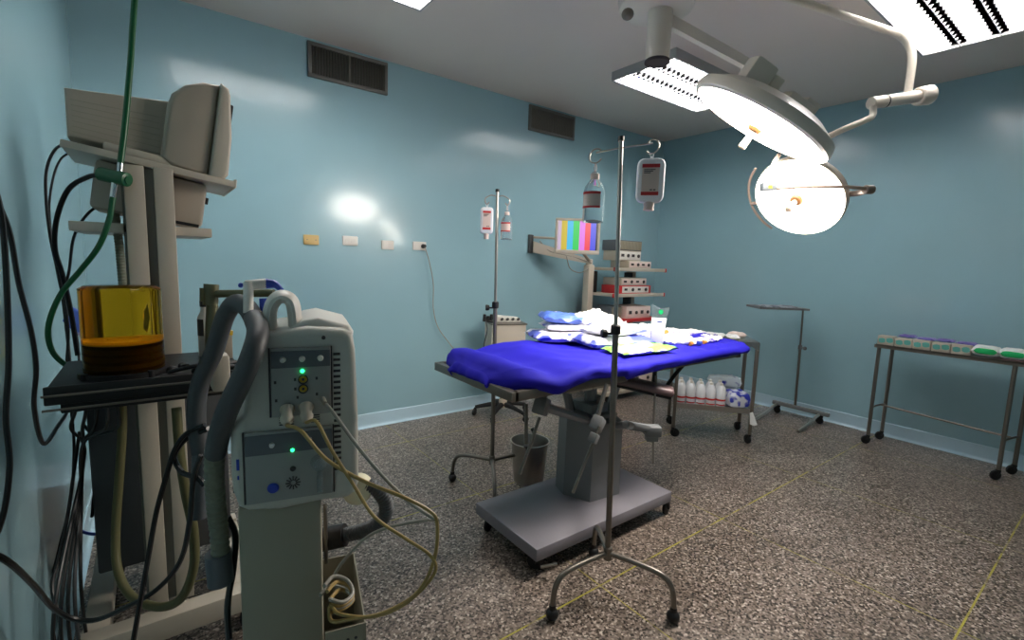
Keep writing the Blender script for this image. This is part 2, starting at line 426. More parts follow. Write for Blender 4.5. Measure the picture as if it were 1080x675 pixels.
fixture(2.99, 4.16, 2.17, 2.76, 'fluorescent ceiling light with metal louvre, partly behind the large surgical lamp')
fixture(3.03, 4.19, .52, 1.10, 'big bright fluorescent ceiling light at the top right corner of the view')
fixture(.16, 1.34, 2.19, 2.78, 'fluorescent ceiling light showing only its corner at the top edge')

# wall plates on the back wall
def plate(px0, px1, py0, py1, m, label, name='wall_outlet', kind=0):
    a, b = ony(px0, py1, YB), ony(px1, py0, YB); cx, cz = (a.x+b.x)/2, (a.z+b.z)/2; w_, h_ = b.x-a.x, .072
    t = thing(name, label, 'wall plate' if kind == 0 else 'outlet', (cx, YB, cz-h_/2), 0)
    bm = nb(); prism(bm, rounded(w_, h_, .008, cz=h_/2), -.012, 0, .003, sel='front'); obj('cover', bm, m, t)
    bm = nb()
    if kind:
        for s in (-.022, .022):
            for dz in (-.008, .008): cyl(bm, (s+dz, -.0125, h_/2), (s+dz, -.010, h_/2), .0028, n=8)
            prism(bm, rounded(.034, .034, .012, cx=s, cz=h_/2), -.0135, -.011)
        obj('socket', bm, 'white', t)
    else:
        cyl(bm, (w_*.28, -.014, h_/2), (w_*.28, -.010, h_/2), .004, n=8); cyl(bm, (-w_*.28, -.014, h_/2), (-w_*.28, -.010, h_/2), .004, n=8); obj('screw', bm, 'dsteel', t)
    return V((cx, YB, cz))
plate(320, 336, 248, 258, 'tan', 'small tan blank wall plate, leftmost on the back wall')
plate(361, 377, 247, 261, 'white', 'white wall outlet right of the tan plate on the back wall', kind=1)
plate(402, 415, 253, 264, 'white', 'white wall outlet in the middle of the back wall, nothing plugged in', kind=1)
pc = plate(435, 449, 254, 265, 'white', 'white wall outlet holding a black plug and pale cord', kind=1)
t = thing('power_cord', 'pale power cord with black plug hanging down the back wall', 'cord', (pc.x+.03, YB-.02, pc.z))
bm = nb(); cyl(bm, (pc.x+.03, YB-.012, pc.z), (pc.x+.03, YB-.05, pc.z), .019, .015, bev=.003); obj('plug', bm, 'black', t, True)
pts = [V((pc.x+.03, YB-.045, pc.z))]+[ony(x, y, YB-.05) for x, y in ((453, 277), (457, 300), (457, 325), (462, 345), (474, 362), (486, 378))]+[V((2.18, YB-.1, .48)), V((2.24, 3.58, .30)), V((2.38, 3.5, .24))]
bm = nb(); tube(bm, pts, .0045, 8); lab(obj('cord', bm, 'gcable', t, True), 'pale grey cord')

# ------------------------------------------------------------------ anaesthesia machine (left)
am = thing('anaesthesia_machine', 'tall cream anaesthesia machine by the left wall with amber bellows chamber', 'medical machine', (0, 2.15, 0))
def P(name, bm, m, parent=am, label=None):
    o = obj(name, bm, m, parent, True)
    if label: lab(o, label)
    return o
bm = nb()
box(bm, -.24, .26, 1.86, 1.93, .09, .17, .006); box(bm, -.24, .26, 2.44, 2.50, .09, .17, .006)
box(bm, -.24, -.17, 1.93, 2.44, .09, .16, .006); box(bm, .19, .26, 1.93, 2.44, .09, .16, .006)
P('base_frame', bm, 'cream')
def caster(parent, x, y, ztop, r=.04, m='black', world=True, name='caster', wd=.022, ang=.5):
    bm = nb()
    c, s = math.cos(ang), math.sin(ang); off = r*.45
    cx, cy = x+c*off, y+s*off
    lathe(bm, [(0, -wd/2), (r*.8, -wd/2), (r, -wd*.3), (r, wd*.3), (r*.8, wd/2), (0, wd/2)], 18, M4.Translation((cx, cy, r)) @ M4.Rotation(ang, 4, 'Z') @ M4.Rotation(PI/2, 4, 'X'))
    nx, ny = -s, c; g = wd/2+.003
    for k in (-1, 1):
        a = V((cx+nx*g*k, cy+ny*g*k, r)); tube(bm, [a, V((x+nx*g*k, y+ny*g*k, min(ztop-.004, r*2.05)))], r*.2, 6, curve=False)
    cyl(bm, (x, y, r*1.9), (x, y, max(ztop, r*2.1)), r*.42, n=12)
    o = obj(name, bm, m, parent, world); return o
for x, y in ((-.235, 1.90), (.22, 1.90), (-.205, 2.46), (.22, 2.46)): caster(am, x, y, .10, .045, ang=.8)
bm = nb(); box(bm, -.062, -.010, 1.95, 1.99, .16, 1.665, .003); P('post', bm, 'cream')
bm = nb(); box(bm, .014, .066, 1.95, 1.99, .16, 1.665, .003); P('post', bm, 'cream')
bm = nb(); box(bm, -.012, .016, 1.968, 1.985, .17, 1.66); box(bm, -.07, .06, 1.985, 2.0, .17, 1.66); P('post_channel', bm, 'channel', label='grey channel between the two cream posts')
bm = nb(); box(bm, -.20, .20, 2.06, 2.44, .28, .88, .008); P('cabinet', bm, 'dgrey', label='dark grey cabinet behind the posts')
bm = nb(); box(bm, -.20, .17, 2.0, 2.40, 1.452, 1.466, .003); box(bm, -.20, .17, 1.985, 2.0, 1.452, 1.482, .003); P('lower_shelf', bm, 'cream')
# tilted upper shelf
tl = math.radians(8.5); shm = T(.01, 2.13, 1.672, 0, 0, tl)
bm = nb(); box(bm, -.215, .235, -.165, .17, -.008, .004, .003, shm); box(bm, -.215, .235, -.175, -.163, -.010, .012, .003, shm); box(bm, .23, .24, -.175, .17, -.01, .018, .003, shm)
P('upper_shelf', bm, 'cream')
bm = nb(); box(bm, -.14, .16, -.11, .13, -.165, -.014, .012, shm); P('module', bm, 'creamd', label='cream module hung under the tilted shelf')
bm = nb(); box(bm, .04, .15, -.112, -.104, -.167, -.157, 0, shm); cyl(bm, shm @ V((.165, 0, -.06)), shm @ V((.175, 0, -.06)), .012); P('module_trim', bm, 'black')
# black table with the bellows
bm = nb(); box(bm, -.225, .20, 1.56, 1.95, 1.030, 1.057, .006); box(bm, -.225, .20, 1.552, 1.562, 1.020, 1.066, .003); box(bm, -.20, .18, 1.58, 1.93, .990, 1.031, .004)
P('work_table', bm, 'black', label='black table plate of the machine')
bm = nb()
for z in (1.045, 1.01): tube(bm, [(-.228, 1.546, z), (.20, 1.546, z)], .0035, 6, curve=False)
P('table_rail', bm, 'dsteel')
cx, cy = -.074, 1.69
bm = nb(); R_ = .090
lathe(bm, [(R_, 1.057), (R_, 1.294), (R_-.012, 1.302), (0, 1.304), (0, 1.299), (R_-.014, 1.297), (R_-.004, 1.290), (R_-.004, 1.057), (R_, 1.057)], 40, T(cx, cy, 0))
P('bellows_housing', bm, 'amber', label='amber clear cylinder over the bellows')
bm = nb(); lathe(bm, [(0, 1.013)]+[(.070 if i % 2 else .080, 1.015+i*.0105) for i in range(9)]+[(0, 1.10)], 36, T(cx, cy, .045)); bel = P('bellows', bm, 'bellowsd', label='dark pleated rubber bellows')
bm = nb(); lathe(bm, [(0, 1.10), (.080, 1.10), (.082, 1.104), (.078, 1.110), (.03, 1.110), (.028, 1.113), (0, 1.113)], 36, T(cx, cy, .045)); P('bellows_disc', bm, 'bellows', bel)
bm = nb()
for k in range(4):
    a = .6+k*PI/2; cyl(bm, (cx+.1*math.cos(a), cy+.1*math.sin(a), 1.057), (cx+.1*math.cos(a), cy+.1*math.sin(a), 1.075), .008, n=10)
lathe(bm, [(.086, 1.012), (.102, 1.012), (.102, 1.026), (.086, 1.026), (.086, 1.012)], 36, T(cx, cy, .045)); P('bellows_base', bm, 'black')
# black valves on the table right of the chamber
bm = nb()
for i in range(6):
    x = .03+i*.028; y = 1.65+.05*math.sin(i*2.1); ball(bm, (x, y, 1.063), .014, (1, 1, .8), 10); cyl(bm, (x, y-.01, 1.063), (x+.01, y-.04, 1.071), .005, n=8)
tube(bm, [(.02, 1.61, 1.065), (.08, 1.59, 1.08), (.13, 1.61, 1.075), (.19, 1.65, 1.07)], .006, 8)
P('valve_row', bm, 'black')
# olive pipe arm
A_ = lambda x, y: at(x, y, 1.42)
bm = nb()
tube(bm, [A_(222, 392), A_(223, 345), A_(224, 322)], .016, 14, curve=False); tube(bm, [A_(222, 322), A_(223, 300)], .020, 14, curve=False)
tube(bm, [A_(216, 310), A_(289, 309)], .0115, 14, curve=False); tube(bm, [A_(217, 304), A_(217, 318)], .016, 12, curve=False)
P('circuit_arm', bm, 'olive', label='olive brown metal pipe arm')
bm = nb(); tube(bm, [V((.12, 1.66, 1.045)), A_(222, 392)], .012, 10, curve=False); P('arm_bracket', bm, 'black')

# little bottle and box beside the posts
t = thing('medicine_bottle', 'small dark purple bottle with cream side standing by the machine posts', 'bottle', tuple(at(200, 375, 1.75)))
p = at(200, 378, 1.75); p.z = 1.012
t.location = (.13, 1.86, 1.057)
bm = nb(); lathe(bm, [(0, 0), (.02, 0), (.022, .004), (.022, .13), (.012, .15), (.012, .165), (0, .165)], 20); obj('body', bm, 'white', t)
bm = nb(); lathe(bm, [(.0225, .07), (.0225, .125), (.0228, .125), (.0228, .07), (.0225, .07)], 20, None, 1.6, 4.4); obj('dark_label', bm, 'ink', t)
bm = nb(); cyl(bm, (0, 0, .165), (0, 0, .185), .014); obj('cap', bm, 'ink', t)
t = thing('small_carton', 'small mauve-grey carton with a yellow item on it beside the posts', 'box', (.175, 1.80, 1.057))
bm = nb(); box(bm, -.022, .022, -.02, .02, 0, .075, .002); obj('carton', bm, 'creamd', t)
bm = nb(); box(bm, -.014, .016, -.01, .01, .076, .092, .002, T(0, 0, 0, 0, 0, .12) ); obj('cap', bm, 'yellow', t)

# CRT monitor on the shelf (side view)
crt = thing('crt_monitor', 'bulky cream CRT monitor on the tilted top shelf, seen from the side', 'monitor', (.01, 2.13, 1.685)); crt.rotation_euler = (0, tl, 0)
bm = nb(); prism(bm, [(-.205, .018), (.075, .03), (.075, .222), (-.225, .158)], -.125, .12, .008); rear = obj('rear_housing', bm, 'creamd', crt)
bm = nb()
for i in range(7):
    z = .035+i*.016; box(bm, -.195, .02, -.1262, -.123, z, z+.002, 0, T(0, 0, i*.003, 0, 0, -.018*i))
obj('cooling_slot', bm, 'putty', rear)
bm = nb(); prism(bm, [(.05, .0), (.156, -.004), (.156, .308), (.11, .300), (.062, .272), (.030, .232), (.022, .19), (.022, .02)], -.16, .175, .016); obj('tube_housing', bm, 'creamd', crt)
bm = nb(); prism(bm, [(.158, -.008), (.200, -.004), (.214, .015), (.210, .14), (.190, .28), (.182, .302), (.158, .312)], -.172, .187, .010); fr = obj('bezel', bm, 'cream', crt)
bm = nb(); box(bm, .17, .205, -.14, .155, .03, .26, .004); sc = obj('screen', bm, 'black', crt)
bm = nb(); box(bm, -.12, .10, -.155, .13, -.0, .026, .006); obj('base', bm, 'cream', crt)

# ventilator on its pedestal ------------------------------------------------
VR = -math.radians(13.5)
ve = thing('ventilator', 'putty-white ventilator with two lit control panels, on its pedestal in the left foreground', 'medical machine', (.222, 1.043, 0), VR)
body = [(-.108, .880), (-.117, .915), (-.119, .946), (-.118, 1.045), (-.112, 1.06), (-.094, 1.078), (-.091, 1.10), (-.090, 1.190), (-.080, 1.222), (-.055, 1.240), (.0, 1.247), (.03, 1.252), (.10, 1.246), (.119, 1.236), (.124, 1.20), (.128, 1.05), (.130, .896), (.122, .874), (.105, .864), (.05, .866), (-.03, .866), (-.09, .868)]
bm = nb(); prism(bm, body, 0, .27, .016, seg=4); vb = obj('body', bm, 'shell', ve)
bm = nb(); prism(bm, [(-.02, 1.236), (.02, 1.262), (.05, 1.268), (.114, 1.250), (.124, 1.236), (.12, 1.20), (-.02, 1.20)], .035, .262, .012, seg=4); obj('top_cover', bm, 'white', ve, ang=70)
# carry handle
bm = nb(); hd = [(-.045, .085, 1.235), (-.045, .085, 1.275), (-.036, .085, 1.300), (-.020, .085, 1.310), (-.002, .085, 1.300), (.004, .085, 1.27), (.004, .085, 1.235)]
P_ = catmull(hd, 6); 
for a, b in zip(P_, P_[1:]): pass
tube(bm, hd, .0145, 14, 6); xf(bm.verts, T(0, .085, 0) @ M4.Diagonal((1, 2.6, 1, 1)) @ T(0, -.085, 0)); obj('handle', bm, 'white', ve)
# left side bulge with dark seam
bm = nb(); box(bm, -.120, -.117, .03, .20, .90, 1.04, .001); obj('side_seam', bm, 'strip', ve)
def vpanel(x0, x1, z0, z1, zs, name, label):
    bm = nb(); box(bm, x0, x1, -.010, .004, z0, z1, .003); p = lab(obj(name, bm, 'panel', ve), label)
    bm = nb(); box(bm, x0+.001, x1-.001, -.0115, -.006, zs, z1-.006, .001); obj('header_strip', bm, 'strip', p)
    bm = nb(); box(bm, x0-.004, x0-.0005, -.006, .002, z0, z1, 0); box(bm, x1+.0005, x1+.003, -.006, .002, z0, z1, 0); obj('painted_shadow', bm, 'ink', p)  # solid dark strips paint the shade along both panel edges
    return p
up = vpanel(-.041, .073, 1.068, 1.212, 1.171, 'upper_panel', 'upper control panel with sockets')
lo = vpanel(-.092, .075, .888, 1.040, .992, 'lower_panel', 'lower control panel with indicator light')
def knob(parent, x, z, r, m, name='button', dy=.008, n=16):
    bm = nb(); cyl(bm, (x, -.008, z), (x, -.0115-dy, z), r, r*.85, n, .0015); return obj(name, bm, m, parent)
for x in (-.018, .018, .053): knob(up, x, 1.189, .0065, 'white')
knob(up, .018, 1.163, .0042, 'led', 'indicator_light', .003)
for z in (1.146, 1.126):
    s = knob(up, .019, z, .0085, 'yellow', 'socket', .002)
    bm = nb(); lathe(bm, [(.0078, 0), (.0098, 0), (.0098, .003), (.0078, .003), (.0078, 0)], 18, T(.019, -.0125, z, 0, PI/2)); cyl(bm, (.019, -.013, z), (.019, -.0155, z), .003, n=8); obj('socket_ring', bm, 'ink', up)
bm = nb()
for x, z in ((-.033, 1.142), (.045, 1.146), (-.032, 1.104), (.004, 1.146), (.004, 1.126), (.045, 1.112), (.008, 1.108)): box(bm, x-.0022, x+.0022, -.0105, -.0098, z-.003, z+.003)
obj('printed_mark', bm, 'ink', up)
def conn(x, z, m='cream'):
    bm = nb(); lathe(bm, [(0, 0), (.014, 0), (.0145, .004), (.0115, .012), (.011, .026), (.0135, .028), (.0125, .034), (.006, .044), (0, .044)], 20, T(x, -.011, z, 0, PI/2+.5))
    return obj('connector', bm, m, up)
conn(-.012, 1.086); conn(.024, 1.088)
bm = nb(); cyl(bm, (.056, -.011, 1.101), (.060, -.03, 1.096), .006, .005, 10); obj('connector', bm, 'gcable', up)
knob(lo, -.042, 1.012, .0055, 'white'); knob(lo, .030, 1.016, .0045, 'white')
knob(lo, -.004, .996, .0042, 'led', 'indicator_light', .003)
knob(lo, -.004, .955, .006, 'ink', 'dial', .003); knob(lo, -.042, .918, .0115, 'bluep', 'blue_button', .004)
bm = nb()
for k in range(12):
    a = 2*PI*k/12; m = T(-.004, 0, .924) @ M4.Rotation(a, 4, 'Y'); box(bm, .005, .0145, -.0108, -.0098, -.0013, .0013, 0, m)
obj('speaker_slots', bm, 'ink', lo)
bm = nb(); cyl(bm, (.048, -.008, .962), (.048, -.028, .962), .018, .015, 20, .003); cyl(bm, (.048, -.012, .945), (.048, -.02, .90), .006, n=10); ball(bm, (.048, -.03, .966), .012); obj('water_trap', bm, 'clear', lo)
bm = nb()
for i in range(22):
    z = .935+i*.0122; box(bm, .0785, .0925, -.0015, .004, z, z+.0055)
obj('vent_slots', bm, 'ink', vb)
bm = nb()
for i in range(4):
    box(bm, -.028, .0, -.0015, .004, 1.048+i*.005, 1.050+i*.005); box(bm, .018, .05, -.0015, .004, 1.048+i*.005, 1.050+i*.005)
obj('vent_slots', bm, 'ink', vb)
bm = nb(); cyl(bm, (.060, .012, 1.236), (.060, -.002, 1.229), .004, n=10); obj('screw', bm, 'ink', vb)
bm = nb(); box(bm, -.108, -.103, -.0015, .002, .962, .985); box(bm, -.107, -.104, -.0015, .002, .942, .950); obj('side_mark', bm, 'bluep', vb)
# pedestal
bm = nb(); box(bm, -.112, .052, .02, .24, .10, .868, .008); obj('pedestal', bm, 'putty', ve)
bm = nb(); box(bm, -.16, .16, -.02, .36, .065, .105, .012); obj('base_plate', bm, 'putty', ve)
for x, y in ((-.13, .01), (.13, .01), (-.13, .33), (.13, .33)): caster(ve, x, y, .07, .03, world=False)
# perforated side basket
bk = nb(); x0, x1, y0, y1, z0, z1 = .054, .140, -.03, .25, .36, .575
box(bk, x0, x1, y0, y0+.003, z0, z1); box(bk, x1-.003, x1, y0, y1, z0, z1); box(bk, x0, x1, y1-.003, y1, z0, z1); box(bk, x0, x1, y0, y1, z0, z0+.003)
bas = obj('basket', bk, 'putty', ve)
bm = nb()
for i in range(3):
    for j in range(5): cyl(bm, (x0+.03+i*.017, y0-.0012, z1-.03-j*.017), (x0+.03+i*.017, y0+.001, z1-.03-j*.017), .0035, n=8)
obj('perforation', bm, 'ink', bas)
bm = nb(); tube(bm, [(x0+.01, y1-.06, .60), (x0+.01, y1-.06, .73), (x0+.01, y1-.05, .76)], .005, 8); obj('bracket', bm, 'dsteel', ve)

# leads and hoses around the ventilator
def cable(name, label, pts, r, m, cat='cable', group=None, n=10, ribs=0, k=8):
    bm = nb(); tube(bm, pts, r, n, k, ribs=ribs); return tag(obj(name, bm, m), label, cat, group)
vm = wm(ve)
c1 = vm @ V((-.012, -.052, 1.064)); c2 = vm @ V((.024, -.052, 1.066)); c3 = vm @ V((.062, -.030, 1.094))
cable('sensor_lead', 'tan sensor lead from the left socket, looping widest over the floor', [c1, at(318, 455, .93), at(345, 485, .93), at(385, 508, .93), at(425, 524, .93), at(452, 538, .95), at(461, 552, .95), at(458, 590, .96), at(440, 625, .97), at(405, 646, .98), at(370, 653, .99), at(350, 655, 1.0), at(347, 640, 1.02)], .0037, 'ycable')
cable('sensor_lead', 'tan sensor lead from the middle socket, crossing to the inner loop', [c2, at(334, 445, .93), at(350, 475, .92), at(372, 510, .93), at(395, 545, .94), at(428, 568, .95), at(454, 586, .955), at(458, 605, .965), at(430, 635, .975), at(395, 650, .985), at(360, 648, 1.0), at(350, 640, 1.02)], .0034, 'ycable')
cable('grey_lead', 'pale grey lead from the right socket running over the floor to the basket', [c3, at(352, 436, .93), at(375, 468, .94), at(400, 498, .94), at(430, 528, .95), at(456, 546, .955), at(462, 548, .96), at(445, 549, 1.05), at(410, 556, 1.08), at(385, 568, 1.1), at(362, 592, 1.1), at(352, 607, 1.1)], .0036, 'gcable')
for i, (dx, dy) in enumerate(((0, 0), (3, 6), (-4, 10), (6, 14))):
    bm = nb(); q = [at(342+(dx), 618+dy, 1.03), at(352+dx, 608+dy, 1.07), at(366+dx*.5, 612+dy, 1.08), at(372, 625+dy*.6, 1.06), at(362, 635+dy*.5, 1.03), at(347, 632+dy, 1.02)]
    tube(bm, q, .0042, 8); tag(obj('coiled_lead', bm, 'ycable' if i % 2 else 'gcable'), 'coil of tan and pale lead lying in the side basket of the pedestal', 'cable', 'leads coiled in the pedestal basket')
hg = 'corrugated ventilator hose'
t = thing('suction_hose', 'thick dark grey hose with ivory end disc curling out behind the pedestal', 'hose', tuple(at(360, 568, 1.3)))
bm = nb(); tube(bm, [at(335, 570, 1.28), at(360, 565, 1.28), at(388, 558, 1.27), at(405, 545, 1.26), at(407, 530, 1.25), at(398, 517, 1.24), at(388, 511, 1.24)], .0195, 16, ribs=.008); obj('hose', bm, 'hose', t, True)
bm = nb(); tube(bm, [at(332, 571, 1.28), at(364, 564, 1.28)], .030, 18, curve=False); obj('cuff', bm, 'black', t, True)
bm = nb(); cyl(bm, at(376, 519, 1.22), at(379, 512, 1.26), .036, n=28, bev=.003); lab(obj('end_disc', bm, 'ivory', t, True), 'ivory round end disc')

t = thing('breathing_circuit', 'pair of thick grey breathing hoses looped over the ventilator corner', 'hose', tuple(at(240, 400, 1.25)))
h1 = [at(212, 478, 1.22), at(207, 440, 1.22), at(211, 405, 1.22), at(226, 370, 1.2), at(237, 335, 1.18), at(248, 320, 1.15), at(260, 324, 1.12), at(270, 340, 1.10)]
h2 = [at(268, 336, 1.02), at(272, 350, .96), at(266, 374, .92), at(254, 402, .92), at(241, 430, .93), at(232, 456, .96), at(227, 478, 1.0)]
bm = nb(); tube(bm, h1, .0215, 16); obj('inhale_hose', bm, 'hose', t, True)
bm = nb(); tube(bm, h2, .0205, 16); obj('exhale_hose', bm, 'hose', t, True)
bm = nb(); tube(bm, [at(227, 474, 1.0), at(226, 500, 1.02), at(228, 530, 1.05), at(231, 560, 1.08), at(233, 585, 1.09)], .020, 16, ribs=.016); lab(obj('clear_hose', bm, 'gtube', t, True), 'pale translucent hose section')
bm = nb(); tube(bm, [at(230, 583, 1.09), at(233, 614, 1.10)], .027, 18, curve=False); lab(obj('water_trap', bm, 'strip', t, True), 'slate grey water trap cup')
bm = nb(); tube(bm, [at(212, 476, 1.22), at(210, 545, 1.24)], .020, 14, curve=False); obj('hose_cuff', bm, 'strip', t, True)
bm = nb(); tube(bm, [at(262, 330, 1.09), at(262, 298, 1.10)], .0105, 12, curve=False); tube(bm, [at(259, 301, 1.10), at(281, 299, 1.12)], .012, 12, curve=False); tube(bm, [at(268, 354, 1.04), at(271, 328, 1.05)], .010, 10, curve=False)
for k in range(3): tube(bm, [at(264, 334+k*7, 1.03), at(274, 331+k*7, 1.035)], .006, 8, curve=False)
lab(obj('elbow_connector', bm, 'white', t, True), 'white elbow connector')
bm = nb(); tube(bm, [at(280, 299, 1.12), at(290, 300, 1.12), at(297, 306, 1.11)], lambda s: .0125-.007*s, 12); lab(obj('blue_cap', bm, 'bluep', t, True), 'blue plastic cap')
bm = nb(); ball(bm, at(254, 301, 1.10), .006); obj('blue_plug', bm, 'bluep', t, True)
bm = nb(); tube(bm, [at(278, 315, 1.13), at(279, 330, 1.13)], .010, 10, curve=False); obj('blue_port', bm, 'bluep', t, True)

# black bracket block on left of the ventilator
bm = nb(); box(bm, -.022, .022, -.03, .03, -.05, .05, .01, T(*at(232, 392, 1.30)) ); tag(obj('flow_sensor', bm, 'cream'), 'small cream sensor block behind the grey breathing hoses', 'medical device')

# green hose from the ceiling and its manifold
t = thing('green_gas_hose', 'green oxygen hose dropping from the ceiling to a green manifold', 'hose', tuple(at(125, 190, 1.45)))
top = at(142, 0, 1.45); dirv = (at(142, 0, 1.45)-at(128, 178, 1.45)).normalized(); up_ = top+dirv*((H-.001-top.z)/dirv.z)
bm = nb(); tube(bm, [up_, top, at(138, 60, 1.45), at(132, 130, 1.45), at(127, 172, 1.45)], .0085, 12); obj('drop_hose', bm, 'green', t, True)
bm = nb(); cyl(bm, at(127, 170, 1.45), at(126, 186, 1.45), .008); cyl(bm, at(121, 192, 1.45), at(118, 212, 1.45), .009, .007); lab(obj('coupling', bm, 'chrome', t, True), 'chrome coupling')
bm = nb(); a, b = at(104, 183, 1.45), at(136, 190, 1.45)
tube(bm, [a, a.lerp(b, .25), a.lerp(b, .8), b], lambda s: .021 if .08 < s < .92 else .013, 12, 6); obj('manifold', bm, 'green', t, True)
bm = nb(); tube(bm, [at(119, 208, 1.45), at(115, 232, 1.45), at(104, 260, 1.45), at(85, 285, 1.46), at(63, 312, 1.47), at(51, 345, 1.48), at(55, 370, 1.5), at(70, 385, 1.52), at(85, 388, 1.54)], .0078, 12); obj('loop_hose', bm, 'green', t, True)
cable('corrugated_tube', 'grey-green corrugated tube hanging beside the machine posts above the amber chamber', [at(119, 208, 1.62), at(122, 230, 1.62), at(126, 260, 1.62), at(130, 303, 1.62)], .0135, 'gtube', 'hose', n=14, ribs=.010)
bm = nb()
pts = [at(134+math.sin(i*.9)*.4, 218+i*3.2, 1.63) for i in range(28)]
for p in pts: ball(bm, p, .0042, n=8)
tube(bm, pts, .0014, 6); tag(obj('beaded_chain', bm, 'chrome'), 'thin beaded chain hanging by the corrugated tube', 'chain')

# black cables on the left wall and round the machine
wl = lambda x, y, o=.015: onx(x, y, XL+o)
cb = [
 ('black cable hanging closest to the left edge of the picture', [at(-8, 190, .75), at(2, 230, .76), at(7, 300, .77), at(9, 380, .78), at(6, 440, .78), at(10, 490, .78), at(4, 540, .78), at(-10, 580, .78)], .0042),
 ('black cable swinging down the left wall and back to the machine', [at(-6, 205, .85), at(10, 245, .88), at(20, 300, .92), at(33, 350, .95), at(38, 390, .98), at(36, 430, 1.02), at(46, 468, 1.1), at(62, 448, 1.25), at(78, 425, 1.4), at(88, 412, 1.5)], .0045),
 ('thick black cable sagging from the left edge under the machine', [at(-10, 582, .9), at(12, 595, .95), at(35, 617, 1.05), at(55, 640, 1.15), at(75, 652, 1.2), at(100, 654, 1.22), at(130, 642, 1.22), at(165, 622, 1.22), at(190, 592, 1.2), at(200, 550, 1.18), at(204, 505, 1.17), at(212, 480, 1.16)], .0062),
 ('black cable falling steeply in front of the posts', [at(216, 448, 1.2), at(196, 458, 1.2), at(184, 475, 1.2), at(176, 500, 1.2), at(165, 540, 1.2), at(156, 590, 1.2), at(147, 640, 1.2), at(138, 690, 1.2)], .0062),
 ('black cable curling from the posts to the grey hose cup', [at(220, 452, 1.2), at(198, 462, 1.22), at(184, 480, 1.22), at(192, 498, 1.2), at(208, 504, 1.18), at(216, 512, 1.18)], .0065),
 ('black cable arching from the green manifold down the bundle', [at(108, 184, 1.46), at(92, 187, 1.47), at(72, 200, 1.48), at(60, 230, 1.5), at(58, 262, 1.52), at(66, 290, 1.53), at(75, 330, 1.55), at(82, 375, 1.56)], .0072),
 ('black cable arching out from the left end of the tilted shelf', [at(72, 150, 1.75), at(58, 158, 1.72), at(49, 180, 1.7), at(49, 215, 1.68), at(54, 255, 1.66), at(64, 300, 1.64), at(70, 345, 1.62), at(74, 385, 1.6)], .0048),
 ('thin dark cable behind the shelf, inner arch of the bundle', [at(76, 160, 1.78), at(64, 168, 1.76), at(56, 188, 1.74), at(52, 220, 1.72), at(56, 262, 1.7), at(66, 312, 1.68), at(80, 350, 1.66), at(84, 385, 1.64)], .0036),
 ('dark cable dropping under the amber chamber into the shadow', [at(112, 212, 1.6), at(92, 226, 1.6), at(78, 250, 1.6), at(73, 285, 1.6), at(68, 310, 1.6), at(72, 350, 1.6), at(70, 400, 1.62), at(76, 440, 1.64), at(78, 480, 1.66), at(74, 530, 1.66), at(62, 580, 1.62), at(52, 630, 1.6), at(60, 690, 1.55)], .0044),
 ('black cable curving past the grey cabinet', [at(88, 448, 1.7), at(100, 462, 1.7), at(110, 480, 1.7), at(110, 500, 1.7), at(100, 520, 1.7), at(97, 545, 1.72)], .0052),
 ('black cord hanging close by the left wall above the floor', [at(84, 455, 1.6), at(79, 490, 1.6), at(72, 540, 1.55), at(62, 590, 1.5), at(55, 620, 1.45), at(64, 660, 1.42), at(58, 690, 1.4)], .005),
 ('black cord running down the back of the pedestal corner', [at(240, 545, 1.12), at(248, 565, 1.13), at(246, 600, 1.13), at(240, 640, 1.13), at(243, 690, 1.13)], .0072),
]
for l, p, r in cb: cable('black_cable', l, p, r, 'blackg', group='black cables round the anaesthesia machine', n=8)
for i in range(5):
    x = 78+i*11; cable('looped_cord', 'dark cord looped in a bunch below the black machine table', [at(x, 402, 1.52), at(x+2, 430, 1.52), at(x-3+i, 452, 1.54), at(88, 468, 1.56), at(86, 500+6*i, 1.6), V((-.275+.012*i, 1.78+.03*i, .35)), V((-.28+.012*i, 1.80+.05*i, .012))], .005, 'blackg' if i != 3 else 'dgrey', group='cords bunched under the machine table', n=8)
cable('drain_tube', 'yellowed clear tube hanging below the machine table and looping near the floor', [at(128, 412, 1.55), at(129, 450, 1.55), at(126, 500, 1.55), at(122, 560, 1.55), at(124, 600, 1.52), at(138, 628, 1.48), at(165, 640, 1.42), at(190, 632, 1.38), at(204, 600, 1.35), at(204, 560, 1.34), at(196, 520, 1.34), at(190, 480, 1.34), at(186, 430, 1.36)], .0125, 'ytube', 'hose', n=14)
cable('floor_cable', 'short blue cord lying over the machine base behind the drain tube', [at(80, 558, 1.9), at(95, 563, 1.9), at(110, 562, 1.9), at(128, 556, 1.9), at(140, 552, 1.9)], .006, 'bluep')
bm = nb(); prism(bm, [(0, 0), (.03, .02), (.02, .09), (-.02, .12), (-.04, .06)], 0, .03, .008); xf(bm.verts, T(*at(82, 355, 1.8))); tag(obj('plastic_pouch', bm, 'packb'), 'crumpled blue and white plastic pouch behind the amber chamber', 'bag')

